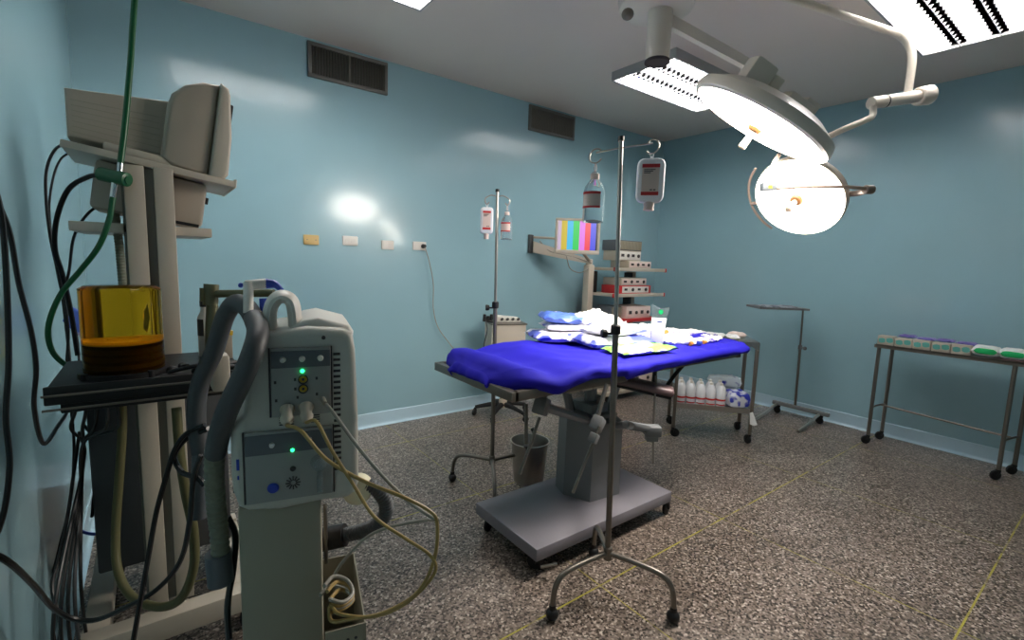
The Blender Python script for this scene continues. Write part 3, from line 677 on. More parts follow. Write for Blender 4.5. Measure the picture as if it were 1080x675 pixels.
# ------------------------------------------------------------------ IV stands
def iv_stand(label, loc, rz, htop, lean):
    t = thing('iv_stand', label, 'iv stand', loc, 0)
    hub = .20
    bm = nb(); tube(bm, [(0, 0, hub-.012), lean*.0+V((0, 0, 1.15))+lean*.5], .0125, 14, curve=False); obj('pole', bm, 'dsteel', t)
    top = V((0, 0, htop))+lean
    bm = nb(); tube(bm, [V((0, 0, 1.13))+lean*.5, top], .0085, 12, curve=False); inner = obj('inner_pole', bm, 'steel', t)
    bm = nb(); cyl(bm, top-V((0, 0, .004)), top+V((0, 0, .012)), .012, .011); obj('end_cap', bm, 'black', inner)
    bm = nb(); c = V((0, 0, 1.15))+lean*.5; cyl(bm, c-V((0, 0, .02)), c+V((0, 0, .018)), .02, bev=.004); obj('collar', bm, 'black', t)
    d = V((-.85, .5, 0)); bm = nb(); cyl(bm, c-V((0, 0, .018)), c-V((0, 0, .018))+d*.04, .005, n=8); cyl(bm, c-V((0, 0, .018))+d*.035, c-V((0, 0, .018))+d*.058, .016, .018, bev=.004); obj('clamp_knob', bm, 'black', t)
    bm = nb(); cyl(bm, (0, 0, hub-.03), (0, 0, hub+.03), .018, bev=.004); obj('hub', bm, 'dsteel', t)
    for k in range(3):
        a = rz+k*2*PI/3; c_, s_ = math.cos(a), math.sin(a)
        bm = nb(); pr = [(.008, hub), (.10, hub-.002), (.19, hub-.010), (.240, hub-.026), (.266, hub-.062), (.276, hub-.11), (.278, .045)]
        tube(bm, [(c_*r, s_*r, z) for r, z in pr], .0115, 12); lg = obj('leg', bm, 'dsteel', t)
        bm = nb(); ball(bm, (c_*.278, s_*.278, .026), .026, (1, 1, 1)); cyl(bm, (c_*.278, s_*.278, .03), (c_*.278, s_*.278, .065), .015, .0135); obj('foot', bm, 'black', lg)
    return t, top
def hooks(t, top, dirs, droop, ring=True):
    """two hook arms; returns the hanging points in world space"""
    out = []
    for d in dirs:
        d = V(d); bm = nb()
        b = top-V((0, 0, .03)); e = b+d
        if ring:
            tube(bm, [b, b.lerp(e, .5), e], .0032, 8, curve=False)
            n_ = d.normalized(); q = [e+n_*(.026*math.cos(a)-.0)+V((0, 0, .026*math.sin(a)-.012)) for a in [2.4-k*.55 for k in range(10)]]
            tube(bm, q, .003, 8)
            hp = e+V((0, 0, -.040))+n_*.0
        else:
            tube(bm, [b, b+d*.5+V((0, 0, .006)), e+V((0, 0, -.012)), e+V((0, 0, -.035)), e-d.normalized()*.01+V((0, 0, -.045)), e-d.normalized()*.022+V((0, 0, -.034))], .0036, 8)
            hp = e+V((0, 0, -.046))-d.normalized()*.01
        obj('hook_arm', bm, 'steel', t); out.append(wm(t) @ hp)
    return out
s1, top1 = iv_stand('IV stand in the foreground, its three bowed legs in front of the table base', (1.478, 1.239, 0), math.radians(174), 1.875, V((-.036, .027, 0)))
hp1 = hooks(s1, top1, [(-.078, .050, -.022), (.100, -.070, .022)], 0)
s2, top2 = iv_stand('IV stand behind the head end of the operating table, by the bucket', (1.603, 2.284, 0), math.radians(119), 1.80, V((-.01, .01, 0)))
hp2 = hooks(s2, top2, [(-.06, .03, .0), (.062, -.032, .0)], 0, False)

def faceup(t_loc, extra=0):
    d = V((t_loc[0], t_loc[1], 0)); return math.atan2(d.y, d.x)-PI/2+extra   # local -Y toward the camera
def iv_bag(hp, w_, h_, label, name='iv_bag', red=True, group=None, m='milky'):
    """soft bottle with a printed label, hung from its top eyelet"""
    t = thing(name, label, 'iv bag', (hp.x, hp.y, hp.z-h_-.045), faceup(hp), group)
    prof = rounded(w_, h_, w_*.26, 6, 0, h_/2+.028)
    bm = nb(); prism(bm, prof, -w_*.2, w_*.2, w_*.12, seg=4); obj('body', bm, m, t)
    bm = nb(); cyl(bm, (0, 0, .002), (0, 0, .032), w_*.17, w_*.2, bev=.003); cyl(bm, (0, 0, 0), (0, 0, .006), w_*.19); lab(obj('cap', bm, 'label', t), 'pinkish port cap')
    bm = nb(); box(bm, -w_*.06, w_*.06, -.002, .002, h_+.026, h_+.038); lathe(bm, [(.005, -.0015), (.0085, -.0015), (.0085, .0015), (.005, .0015), (.005, -.0015)], 12, T(0, 0, h_+.042, 0, PI/2)); obj('eyelet', bm, 'milky', t)
    y = -w_*.2-.0012
    bm = nb(); box(bm, -w_*.30, w_*.30, y, y+.002, .028+h_*.16, .028+h_*.86); lb = obj('label_sheet', bm, 'label', t)
    bm = nb(); z0 = .028+h_*.16; z1 = .028+h_*.86
    box(bm, -w_*.31, w_*.31, y-.0006, y+.001, z0, z0+h_*.08); obj('red_band', bm, 'red', lb)
    bm = nb(); box(bm, -w_*.31, w_*.31, y-.0006, y+.001, z1-h_*.08, z1); obj('red_band', bm, 'red', lb)
    bm = nb()
    for i in range(3): box(bm, -w_*.24, w_*(.16-.08*i), y-.0006, y+.001, z1-h_*(.13+.035*i)-.001, z1-h_*(.125+.035*i)+.0012)
    box(bm, w_*.0, w_*.08, y-.0006, y+.001, z0+h_*.11, z0+h_*.135); box(bm, w_*.12, w_*.2, y-.0006, y+.001, z0+h_*.11, z0+h_*.135)
    obj('printed_text', bm, 'ink', lb)
    return t
iv_bag(hp1[1], .104, .166, 'white IV bag with red-edged label on the right hook of the foreground stand')
def iv_bottle(hp, w_, h_, label, group=None, side=-.3):
    t = thing('iv_bottle', label, 'iv bottle', (hp.x, hp.y, hp.z-h_-.03), faceup(hp, .25), group)
    r = w_/2
    bm = nb(); lathe(bm, [(0, .012), (r*.7, .006), (r*.97, 0), (r, .01), (r, h_*.6), (r*.9, h_*.70), (r*.55, h_*.80), (r*.34, h_*.86), (r*.34, h_*.97), (r*.2, h_), (0, h_)], 28); obj('body', bm, 'clear', t)
    bm = nb(); lathe(bm, [(r*.36, h_*.84), (r*.42, h_*.85), (r*.42, h_*.95), (r*.36, h_*.96), (r*.36, h_*.84)], 20); tube(bm, [(0, 0, h_-.002), (.004, 0, h_+.012), (0, 0, h_+.028), (-.004, 0, h_+.012), (0, 0, h_-.002)], .0016, 6); lab(obj('neck_cap', bm, 'label', t), 'pinkish neck cap')
    bm = nb(); lathe(bm, [(r+.0012, h_*.28), (r+.0012, h_*.58)], 14, None, PI*1.02, PI*1.62); lb = obj('label_sheet', bm, 'label', t)
    bm = nb(); lathe(bm, [(r+.002, h_*.27), (r+.002, h_*.31)], 14, None, PI*1.0, PI*1.62); obj('red_band', bm, 'red', lb)
    bm = nb(); lathe(bm, [(r+.002, h_*.54), (r+.002, h_*.59)], 14, None, PI*1.0, PI*1.62); obj('red_band', bm, 'red', lb)
    bm = nb(); lathe(bm, [(r+.0018, h_*.02), (r+.0018, h_*.26)], 8, None, PI*1.02, PI*1.14); obj('white_strip', bm, 'white', t)
    return t
iv_bottle(hp1[0], .080, .190, 'clear IV bottle with small red-banded label on the left hook of the foreground stand')
iv_bag(hp2[0], .074, .150, 'small IV bag with red-edged label on the left hook of the rear stand')
iv_bottle(hp2[1], .066, .165, 'small clear IV bottle on the right hook of the rear stand')

# ------------------------------------------------------------------ operating table
ot = thing('operating_table', 'grey operating table on a wheeled slab base in the middle of the room', 'operating table', (1.8, 1.735, 0))
def O(name, bm, m, parent=ot, label=None):
    o = obj(name, bm, m, parent, True)
    if label: lab(o, label)
    return o
bm = nb(); box(bm, 1.297, 2.290, 1.485, 1.985, .085, .146, .006); O('base_slab', bm, 'slab')
for x, y, a in ((1.36, 1.54, 2.2), (2.27, 1.51, .2), (1.36, 1.94, 3.6), (2.25, 1.93, .6)): caster(ot, x, y, .088, .038, ang=a)
bm = nb(); tube(bm, [(1.33, 1.49, .05), (1.38, 1.44, .075)], .007, 8, curve=False); O('brake_pedal', bm, 'steel')
bm = nb()   # column: tapered shell with a front fold
for poly in ([(1.745, 1.80), (1.805, 1.655), (2.01, 1.632), (2.05, 1.80), (2.01, 1.90), (1.78, 1.90)],):
    A = [bm.verts.new((x, y, .146)) for x, y in poly]; B = [bm.verts.new((x*.97+.03*1.9, y, .565 if y < 1.75 else .59)) for x, y in poly]
    n = len(poly)
    for i in range(n): bm.faces.new((A[i], A[(i+1) % n], B[(i+1) % n], B[i]))
    bm.faces.new(A[::-1]); bm.faces.new(B)
O('column', bm, 'grey')
bm = nb(); box(bm, 1.83, 1.96, 1.70, 1.86, .56, .66, .01); box(bm, 1.80, 1.99, 1.66, 1.88, .585, .61, .005)
tube(bm, [(1.80, 1.82, .58), (1.74, 1.86, .86)], .025, 8, curve=False); tube(bm, [(1.98, 1.72, .58), (2.06, 1.70, .86)], .022, 8, curve=False); tube(bm, [(1.90, 1.78, .62), (1.90, 1.78, .87)], .035, 10, curve=False)
O('lift_head', bm, 'grey')
def clamp(p, q, block, m4, name='side_arm'):
    bm = nb(); tube(bm, [p, q], .022, 8, curve=False); xf(bm.verts, M4.Identity(4)); o = O(name, bm, 'grey')
    bm = nb(); box(bm, -.035, .035, -.03, .03, -.04, .04, .008, m4); b = O('clamp_block', bm, 'grey', o); return o, b
a0 = V((1.80, 1.70, .585)); a1 = at(571, 428, 2.17)
o1, b1 = clamp(a0, a1, 0, T(*a1, .5, .1, .4))
bm = nb(); tube(bm, [a1+V((.01, 0, .02)), V((1.52, 1.66, .86))], .008, 8, curve=False); tube(bm, [at(569, 440, 2.16), at(559, 470, 2.14), at(548, 500, 2.12)], .0075, 8, curve=False); tube(bm, [at(555, 426, 2.25), at(555, 468, 2.25)], .009, 8, curve=False); O('clamp_rod', bm, 'dsteel')
c0 = at(630, 447, 2.08); c1_ = at(626, 462, 2.02)
bm = nb(); box(bm, -.028, .028, -.025, .025, -.032, .032, .007, T(*c0, .4, .2, .6)); box(bm, -.018, .018, -.018, .018, -.02, .02, .004, T(*c1_, .4, .2, .5)); O('clamp_block', bm, 'grey')
bm = nb(); tube(bm, [at(632, 450, 2.04), at(604, 520, 1.98)], .0065, 8, curve=False); tube(bm, [at(630, 440, 2.08), at(640, 405, 2.12)], .010, 8, curve=False); O('clamp_rod', bm, 'dsteel')
d0, d1 = V((1.99, 1.66, .53)), at(688, 453, 2.3)
bm = nb(); tube(bm, [d0, at(660, 448, 2.2), d1], .020, 8, curve=False); O('side_arm', bm, 'grey')
bm = nb(); box(bm, -.038, .038, -.03, .03, -.03, .02, .006, T(*d1, -.6)); box(bm, -.03, .026, -.022, .022, -.055, -.028, .004, T(*d1, -.6)); O('clamp_block', bm, 'grey')
bm = nb(); tube(bm, [at(692, 396, 2.50), at(689, 450, 2.48), at(689, 489, 2.46)], .006, 8, curve=False); O('support_rod', bm, 'dsteel')
# table frame
bm = nb()
box(bm, 1.12, 1.80, 1.45, 1.48, .852, .892, .003); box(bm, 1.12, 1.80, 2.07, 2.10, .852, .892, .003); box(bm, 1.105, 1.14, 1.45, 2.10, .852, .892, .003)
box(bm, 1.80, 2.95, 1.50, 1.53, .856, .882, .003); box(bm, 1.80, 2.95, 2.05, 2.08, .856, .882, .003); box(bm, 1.74, 1.80, 1.48, 2.08, .85, .885, .003); box(bm, 2.90, 2.95, 1.50, 2.08, .852, .882, .003)
box(bm, 1.16, 2.90, 1.50, 2.06, .872, .890)
O('table_frame', bm, 'dsteel')
bm = nb()
for i in range(4): box(bm, 1.42+i*.075, 1.485+i*.075, 1.452, 1.478, .842, .880, .003)
O('rail_block', bm, 'creamd')
bm = nb(); box(bm, 1.18, 1.60, 1.50, 2.06, .892, .93, .015); box(bm, 1.62, 2.28, 1.50, 2.06, .892, .93, .015); box(bm, 2.30, 2.90, 1.50, 2.06, .892, .92, .015); O('mattress', bm, 'mattress')
# leg pad swung down toward the viewer
pa, pb = V((1.86, 1.83, .820)), V((2.17, 1.43, .748))
ax = (pb-pa).normalized(); side = ax.cross(V((0, 0, 1))).normalized(); nn = side.cross(ax)
mm = M4((( ax.x, side.x, nn.x, pa.x), (ax.y, side.y, nn.y, pa.y), (ax.z, side.z, nn.z, pa.z), (0, 0, 0, 1)))
bm = nb(); box(bm, -.10, .50, -.055, .055, -.020, .022, .016, mm, 3); O('arm_pad', bm, 'pad', label='mauve-brown padded arm board')
bm = nb(); box(bm, -.10, .49, -.05, .05, -.032, -.019, .003, mm); O('arm_board', bm, 'black')
bm = nb(); tube(bm, [(2.88, 1.75, .86), (2.74, 1.70, .85), (2.60, 1.68, .80), (2.50, 1.70, .70), (2.47, 1.72, .62)], .012, 10); O('foot_strut', bm, 'black')
bm = nb(); tube(bm, [(2.50, 1.80, .86), (2.48, 1.80, .62)], .014, 8, curve=False); O('foot_strut', bm, 'black')

# blue cloth over the table
def cloth():
    bm = nb(); NX, NS = 110, 46; rows = []
    for i in range(NX+1):
        s = i/NX; x = 1.118+s*(3.02-1.118)
        ef = min(1, max(0, (x-1.118)/.30)); wf = math.sqrt(max(.0, 1-(1-ef)**2.4))
        hw = (.20+.14*wf) if x < 1.42 else .34
        hw = .13+.21*(wf**.8)
        er = max(0, (x-2.86)/.16); hw *= 1-.38*er**1.5
        yc = 1.775-.0*er-.03*er
        zt = .955-.030*max(0, 1-(x-1.118)/.06)**2 - .018*math.exp(-((x-1.33)/.07)**2)+.012*math.exp(-((x-1.55)/.12)**2)-.02*er
        drop = .085+.012*math.sin(x*9)+.015*noise.noise(V((x*3, 1, 0)))
        if x > 1.75: drop = .052-.015*min(1, (x-2.0)/.5)+.02*noise.noise(V((x*7, 3, 0)))
        drop = .050+.010*math.exp(-((x-1.36)/.10)**2) if x < 1.75 else drop
        if i == 0: drop = .04
        dropb = .05
        row = []
        for j in range(NS+1):
            u = j/NS*2-1
            k = 1.0
            if abs(u) < .72:
                y = u/.72*hw*.97; z = 0
                z += .012*noise.noise(V((x*4, y*5, 2)))+.006*noise.noise(V((x*11, y*9, 5)))
                if x > 2.2: z += (.030*noise.noise(V((x*7, y*10, 7)))+.012*abs(noise.noise(V((x*17, y*15, 3)))))*min(1, (x-2.2)/.4)
                z -= .010*(abs(u)/.72)**4
                if x < 1.55: z += .02*math.exp(-((x-1.20)/.07)**2)-.010*math.exp(-((y+.05)/.1)**2)*math.exp(-((x-1.38)/.1)**2)
            else:
                e = (abs(u)-.72)/.28; dd = drop if u < 0 else dropb
                a = min(1, e/.45)*PI/2
                y = hw*.97+.03*math.sin(a)-(.02*max(0, e-.45)); z = -.010-.026*(1-math.cos(a))
                if e > .45: z -= (e-.45)/.55*(dd-.02); y += .010*noise.noise(V((x*9, e, 4)))
                y *= 1 if u > 0 else -1
                z += .004*noise.noise(V((x*11, e*3, 5)))
            row.append(bm.verts.new((x+.012*noise.noise(V((x*3, u*3, 8))), yc+y, zt+z)))
        rows.append(row)
    for a, b in zip(rows, rows[1:]):
        for j in range(NS): bm.faces.new((a[j], a[j+1], b[j+1], b[j]))
    # close the head end down to the frame
    prev = rows[0]
    for k in range(1, 6):
        e = k/5; ring = []
        for j, v in enumerate(prev if k == 1 else rows[0]):
            b_ = rows[0][j].co; zt_ = b_.z-(b_.z-.888)*(1-math.cos(e*PI/2))*1.0
            ring.append(bm.verts.new((b_.x-.028*math.sin(e*PI/2), b_.y, zt_)))
        for j in range(NS): bm.faces.new((prev[j+1], prev[j], ring[j], ring[j+1]))
        prev = ring
    o = obj('blue_sheet', bm, 'blue', ang=70)
    sd = o.modifiers.new('thickness', 'SOLIDIFY'); sd.thickness = .003; sd.offset = 1
    return tag(o, 'royal blue sheet spread over the operating table', 'sheet')
cloth()

# packs on the table ---------------------------------------------------------
ZT = .962
def pack(name, x, y, z, w_, d_, h_, rz, m, label, cat='pack', group=None, rx=0, ry=0, seed=0, amp=.006, **k):
    k.setdefault('sharp', .22)
    bm = nb(); pillow(bm, w_, d_, h_, T(x, y, z, rz, rx, ry), seed, amp, **k)
    return tag(obj(name, bm, m, ang=60), label, cat, group)
pack('sterile_pack', 1.93, 2.01, ZT, .46, .28, .055, -.35, 'pack', 'lavender-white sterile pack at the bottom left of the pile on the blue sheet', seed=1, amp=.010)
pack('sterile_pack', 1.97, 2.03, ZT+.058, .34, .24, .035, -.45, 'pack', 'flat white sterile pack in the middle of the left stack', seed=2, amp=.009)
pack('sterile_pack', 1.95, 2.04, ZT+.096, .33, .22, .05, -.5, 'packb', 'light blue and white sterile pack on top of the left stack', seed=3, ry=.05, amp=.014, sharp=.2)
pack('paper_wrap', 2.12, 1.98, ZT+.03, .30, .26, .13, .15, 'packw', 'peaked white paper wrap just behind the blue and white pack', seed=4, amp=.03, sharp=1.1, ry=-.1)
pack('sterile_pack', 2.02, 1.76, ZT, .40, .26, .06, -.25, 'pack', 'white sterile pack with violet print in the middle of the pile', seed=5)
pack('sterile_pack', 2.06, 1.76, ZT+.062, .34, .24, .05, .1, 'packw', 'overexposed white pack on top of the middle of the pile', seed=6, amp=.01, rx=-.05)
pack('sterile_pack', 2.02, 1.56, ZT-.002, .40, .17, .03, -.05, 'packg', 'white pack with pale green print at the front edge of the pile', seed=7)
pack('sterile_pack', 2.26, 1.90, ZT+.005, .24, .26, .07, .3, 'packw', 'white wrapped pack right of the pile beside the foreground pole', seed=8, amp=.012)
# standing pouch with green dot
t = thing('standing_pouch', 'upright clear-topped white pouch with a green dot on the table', 'pouch', (2.30, 1.665, ZT), faceup((2.30, 1.665)))
bm = nb(); A = [(-.034, 0), (.036, 0), (.040, .09), (.046, .15), (-.036, .15), (-.040, .08)]; prism(bm, A, -.012, .012, .006); obj('pouch_body', bm, 'packw', t)
bm = nb(); prism(bm, [(-.036, .151), (.046, .151), (.060, .215), (.01, .205), (-.042, .228)], -.003, .003, .001); lab(obj('clear_top', bm, 'clear', t), 'crumpled clear film top')
bm = nb(); prism(bm, [(.012+.014*math.cos(a*PI/4), .185+.014*math.sin(a*PI/4)) for a in range(8)], -.0055, -.0035); obj('green_dot', bm, 'gdot', t)
bm = nb(); box(bm, -.004, .022, -.0135, -.0118, .128, .134); obj('printed_text', bm, 'bluep', t)
# syringe
t = thing('syringe', 'orange syringe with dark blue cap lying right of the upright pouch', 'syringe', (2.44, 1.72, ZT+.05), .25)
bm = nb(); cyl(bm, (-.045, 0, 0), (.05, 0, 0), .012, n=14, bev=.002); obj('barrel', bm, 'packo', t)
bm = nb(); cyl(bm, (-.075, 0, 0), (-.045, 0, 0), .010, n=12, bev=.002); obj('cap', bm, 'bluep', t)
pack('sterile_pack', 2.44, 1.74, ZT-.004, .26, .20, .045, .2, 'packv', 'white pack with violet print under the orange syringe', seed=11)
sp = [(2.52, 1.60, .15, .09, .02, .3, 'packv', 'white packet with violet print at the front edge of the sheet, right of the syringe'),
      (2.60, 1.72, .16, .10, .025, -.4, 'packw', 'plain white packet in the middle of the right-hand scatter'),
      (2.62, 1.90, .18, .12, .04, .5, 'packw', 'plain white packet at the back of the right-hand scatter'),
      (2.74, 1.78, .15, .10, .025, .1, 'packv', 'violet-printed packet lying further along the sheet'),
      (2.80, 1.93, .16, .11, .03, -.2, 'packw', 'white packet at the far back corner of the sheet'),
      (2.50, 1.93, .20, .14, .06, .0, 'packw', 'thick white packet behind the syringe'),
      (2.86, 1.72, .12, .09, .02, .6, 'packv', 'small violet-printed packet nearest the foot end of the sheet')]
sp += [(2.40, 1.62, .17, .12, .05, -.3, 'packw', 'white wrapped packet right beside the upright pouch'),
       (2.44, 1.86, .18, .13, .085, .4, 'packw', 'tall crumpled white packet behind the orange syringe'),
       (2.66, 1.60, .17, .09, .022, -.1, 'packv', 'violet-printed packet in front of the scatter by the cloth edge'),
       (2.68, 2.00, .20, .12, .05, .2, 'packw', 'long white packet along the rear edge of the sheet'),
       (2.82, 1.62, .14, .08, .018, .3, 'packw', 'flat white packet on the front corner of the foot end'),
       (2.56, 1.80, .15, .10, .05, -.6, 'packv', 'upturned violet-printed packet in the thick of the scatter'),
       (2.90, 1.84, .14, .10, .03, -.3, 'packw', 'white packet at the tip of the foot end')]
for i, (x, y, w_, d_, h_, r, m, l) in enumerate(sp): pack('small_packet', x, y, ZT-.006, w_, d_, h_, r, m, l, seed=20+i, group='small packets scattered on the sheet', amp=.008, nx=12, ny=10)
for i, (x, y, m, l) in enumerate(((2.46, 1.545, 'packo', 'tiny orange vial cap at the front edge of the sheet'), (2.53, 1.535, 'bluep', 'small blue vial at the front edge of the sheet'), (2.59, 1.54, 'packo', 'tan vial cap right of the small blue vial'))):
    bm = nb(); cyl(bm, (x-.016, y, ZT+.008), (x+.018, y+.004, ZT+.008), .013, .011, 14, .003); tag(obj('vial', bm, m), l, 'vial', 'vials at the front edge of the sheet')

# ------------------------------------------------------------------ bucket
t = thing('bucket', 'stainless steel bucket on the floor behind the table base', 'bucket', (1.885, 2.27, 0))
bm = nb(); lathe(bm, [(0, .004), (.088, .004), (.092, 0), (.096, .004), (.120, .262), (.127, .266), (.127, .272), (.119, .272), (.116, .262), (.092, .012), (0, .012)], 40); obj('body', bm, 'steel', t)
bm = nb(); lathe(bm, [(0, .10), (.101, .10), (.101, .106), (0, .106)], 36); lab(obj('dark_disc', bm, 'ink', t), 'dark disc inside')  # flat dark disc set part way up inside
bm = nb()
for a in (.75, 3.9):
    c_, s_ = math.cos(a), math.sin(a); tube(bm, [(c_*.118, s_*.118, .24), (c_*.140, s_*.140, .262), (c_*.150, s_*.150, .285)], .006, 8); ball(bm, (c_*.152, s_*.152, .29), .015, (1.4, 1.1, .8), 12)
obj('handle_lug', bm, 'black', t)

# ------------------------------------------------------------------ instrument cart (behind the table)
CR = math.atan2(-.445, .39)
ct = thing('instrument_cart', 'stainless two-tier trolley with bottles on its lower shelf, beyond the operating table', 'cart', (3.735, 2.14, 0), CR)
hx, hy = .295, .165
for sx in (-1, 1):
    for sy in (-1, 1):
        bm = nb(); box(bm, sx*hx-.013, sx*hx+.013, sy*hy-.013, sy*hy+.013, .075, .83, .003); lg = obj('leg', bm, 'dsteel', ct)
        c = caster(lg, sx*hx, sy*hy, .08, .036, world=False, ang=1.0+sx)
bm = nb(); box(bm, -hx-.012, hx+.012, -hy-.012, hy+.012, .826, .836, .002)
for s in (-1, 1): prism(bm, [(s*(hx+.008), .828), (s*(hx-.09), .828), (s*(hx+.008), .765)], -hy-.016, -hy-.012); prism(bm, [(s*(hx+.008), .828), (s*(hx-.09), .828), (s*(hx+.008), .765)], hy+.012, hy+.016)
box(bm, -hx, hx, -hy-.015, -hy-.011, .80, .836); obj('top_shelf', bm, 'steel', ct)
bm = nb(); box(bm, -hx, hx, -hy, hy, .268, .274, .001); box(bm, -hx, hx, -hy-.008, -hy-.004, .25, .292); box(bm, -hx, hx, hy+.004, hy+.008, .25, .292); obj('lower_shelf', bm, 'steel', ct)
cm = wm(ct)
def saline(x, y, label):
    t = thing('saline_bottle', label, 'bottle', tuple(cm @ V((x, y, .274))), CR, 'saline bottles on the lower shelf of the trolley')
    r = .0385
    bm = nb(); lathe(bm, [(0, 0), (r*.9, 0), (r, .006), (r, .12), (r*.92, .150), (r*.62, .172), (r*.36, .18), (0, .18)], 18); obj('body', bm, 'milky', t)
    bm = nb(); lathe(bm, [(r+.0008, .055), (r+.0008, .07)], 18); lathe(bm, [(r+.0008, .018), (r+.0008, .028)], 10, None, 3.6, 5.6); obj('red_print', bm, 'red', t)
    bm = nb(); cyl(bm, (0, 0, .178), (0, 0, .198), r*.36, bev=.002); obj('cap', bm, 'white', t)
    return t
nm = ['first', 'second', 'third', 'fourth', 'fifth']
for i in range(5): saline(-.245+i*.078, -.11, 'milky saline bottle in the front row of the lower shelf, %s from the left end' % nm[i])
for i in range(5): saline(-.235+i*.078, .0, 'milky saline bottle in the back row of the lower shelf, %s from the left end' % nm[i])
bm = nb(); pillow(bm, .17, .14, .13, cm @ T(.2, -.05, .276, .2, .1), 31, .010, sharp=.2); tag(obj('plastic_bag', bm, patch_mat('blue_printed_film', (224, 228, 240), (54, 66, 190), .52, 16)), 'white plastic bag with bold blue print at the right end of the lower shelf', 'bag')
bm = nb(); pillow(bm, .26, .12, .09, cm @ T(.13, .105, .40, 0, 0), 32, .010, sharp=.2); box(bm, .03, .23, .07, .15, .276, .41, .01, cm); tag(obj('plastic_bag', bm, patch_mat('clear_blue_film', (196, 208, 216), (44, 52, 160), .60, 12)), 'clear wrapped package with dark blue ends at the back of the lower shelf', 'bag')
bm = nb(); prism(bm, [(-.01, .09), (.012, .10), (.055, .0), (.03, -.012), (.0, .0)], -.006, .006, .002, cm @ T(.285, -.195, .175, .1)); tag(obj('plastic_scrap', bm, 'packw'), 'corner of white plastic hanging below the right end of the lower shelf', 'plastic')
top_items = [(-.22, -.06, .14, .10, 'packw', 'white packet on the trolley top nearest the sheet'), (-.12, .05, .16, .10, 'packw', 'white packet on the trolley top by its rear edge, left half'), (-.06, -.08, .15, .09, 'packv', 'violet-printed packet on the trolley top by its front edge'),
             (.04, .04, .15, .10, 'packw', 'white packet in the middle of the trolley top'), (.13, -.06, .14, .09, 'packw', 'white packet on the front right part of the trolley top'), (.19, .06, .13, .10, 'label', 'pinkish paper packet on the rear right part of the trolley top')]
for i, (x, y, w_, d_, m, l) in enumerate(top_items):
    bm = nb(); pillow(bm, w_, d_, .026+.01*(i % 3), cm @ T(x, y, .837, .4*i), 40+i, .004, 10, 8); tag(obj('small_packet', bm, m), l, 'pack', 'packets on top of the trolley')

# ------------------------------------------------------------------ mayo stand
ms = thing('mayo_stand', 'slim mayo stand with a flat instrument tray by the right wall', 'instrument stand', (4.88, 1.90, 0))
def Q(name, bm, m, p=ms): return obj(name, bm, m, p, True)
bm = nb(); box(bm, 4.86, 4.90, 1.62, 2.12, .092, .128, .006); Q('cross_bar', bm, 'grey')
for y in (1.70, 2.08):
    bm = nb(); tube(bm, [(4.88, y, .10), (4.80, y, .085), (4.66, y, .045), (4.45, y, .016)], .013, 10); lg = Q('leg', bm, 'steel')
    caster(ms, 4.90, y-.01, .095, .036, ang=1.2)
bm = nb(); tube(bm, [(4.88, 1.915, .12), (4.88, 1.925, .70)], .011, 12, curve=False); Q('pole', bm, 'dsteel')
bm = nb(); tube(bm, [(4.88, 1.925, .69), (4.88, 1.935, 1.05)], .008, 12, curve=False); Q('inner_pole', bm, 'dsteel')
bm = nb(); cyl(bm, (4.88, 1.925, .67), (4.88, 1.925, .71), .018, bev=.003); cyl(bm, (4.88, 1.92, .69), (4.86, 1.88, .69), .006, n=8); ball(bm, (4.855, 1.875, .69), .018, n=12); Q('clamp_knob', bm, 'grey')
bm = nb(); m = T(4.74, 2.06, 1.05, math.radians(140)); box(bm, -.17, .27, -.15, .15, 0, .006, .002, m)
for a in ((-.17, .27, -.15, -.143), (-.17, .27, .143, .15), (-.17, -.163, -.15, .15), (.263, .27, -.15, .15)): box(bm, a[0], a[1], a[2], a[3], 0, .018, 0, m)
Q('tray', bm, 'grey')
bm = nb(); pillow(bm, .34, .22, .022, T(4.72, 2.08, 1.057, math.radians(140)), 51, .006, sharp=.5); tag(obj('wrapped_instruments', bm, patch_mat('clear_grey_wrap', (150, 156, 164), (90, 94, 104), .55, 20)), 'crumpled grey wrapped instruments lying on the mayo stand tray', 'pack')

# ------------------------------------------------------------------ side table on the right
rt = thing('side_table', 'narrow steel table on casters along the right wall', 'table', (4.80, .82, 0))
def Rr(name, bm, m, p=rt): return obj(name, bm, m, p, True)
X0, X1, Y0, Y1 = 4.665, 4.925, .345, 1.285
for x, y in ((X0+.03, Y1-.02), (X1, Y1-.05), (X0, .49), (X1-.02, .44)):
    bm = nb(); tube(bm, [(x, y, .07), (x, y, .83)], .0135, 12, curve=False); lg = Rr('leg', bm, 'dsteel'); caster(lg, x, y, .075, .034, ang=2.4)
bm = nb(); box(bm, X0-.02, X1+.02, .20, Y1, .830, .842, .003); box(bm, X0-.02, X0-.016, .20, Y1, .815, .842); Rr('top', bm, 'dsteel')
bm = nb(); tube(bm, [(X0+.03, Y1-.02, .30), (X0+.08, Y1-.03, .318), (X1-.05, Y1-.05, .318), (X1, Y1-.05, .30)], .007, 8); tube(bm, [(X0, .49, .27), (X0+.05, .48, .285), (X1-.06, .45, .285), (X1-.02, .44, .27)], .007, 8)
Rr('end_rail', bm, 'dsteel')
bm = nb(); tube(bm, [(4.84, Y1-.04, .317), (4.80, .47, .287)], .008, 8, curve=False); Rr('stretcher', bm, 'dsteel')
nm6 = ['at the far left end of the side table', 'second from the left end of the side table', 'third from the left end of the side table', 'in the middle of the side table row', 'just left of the green packs']
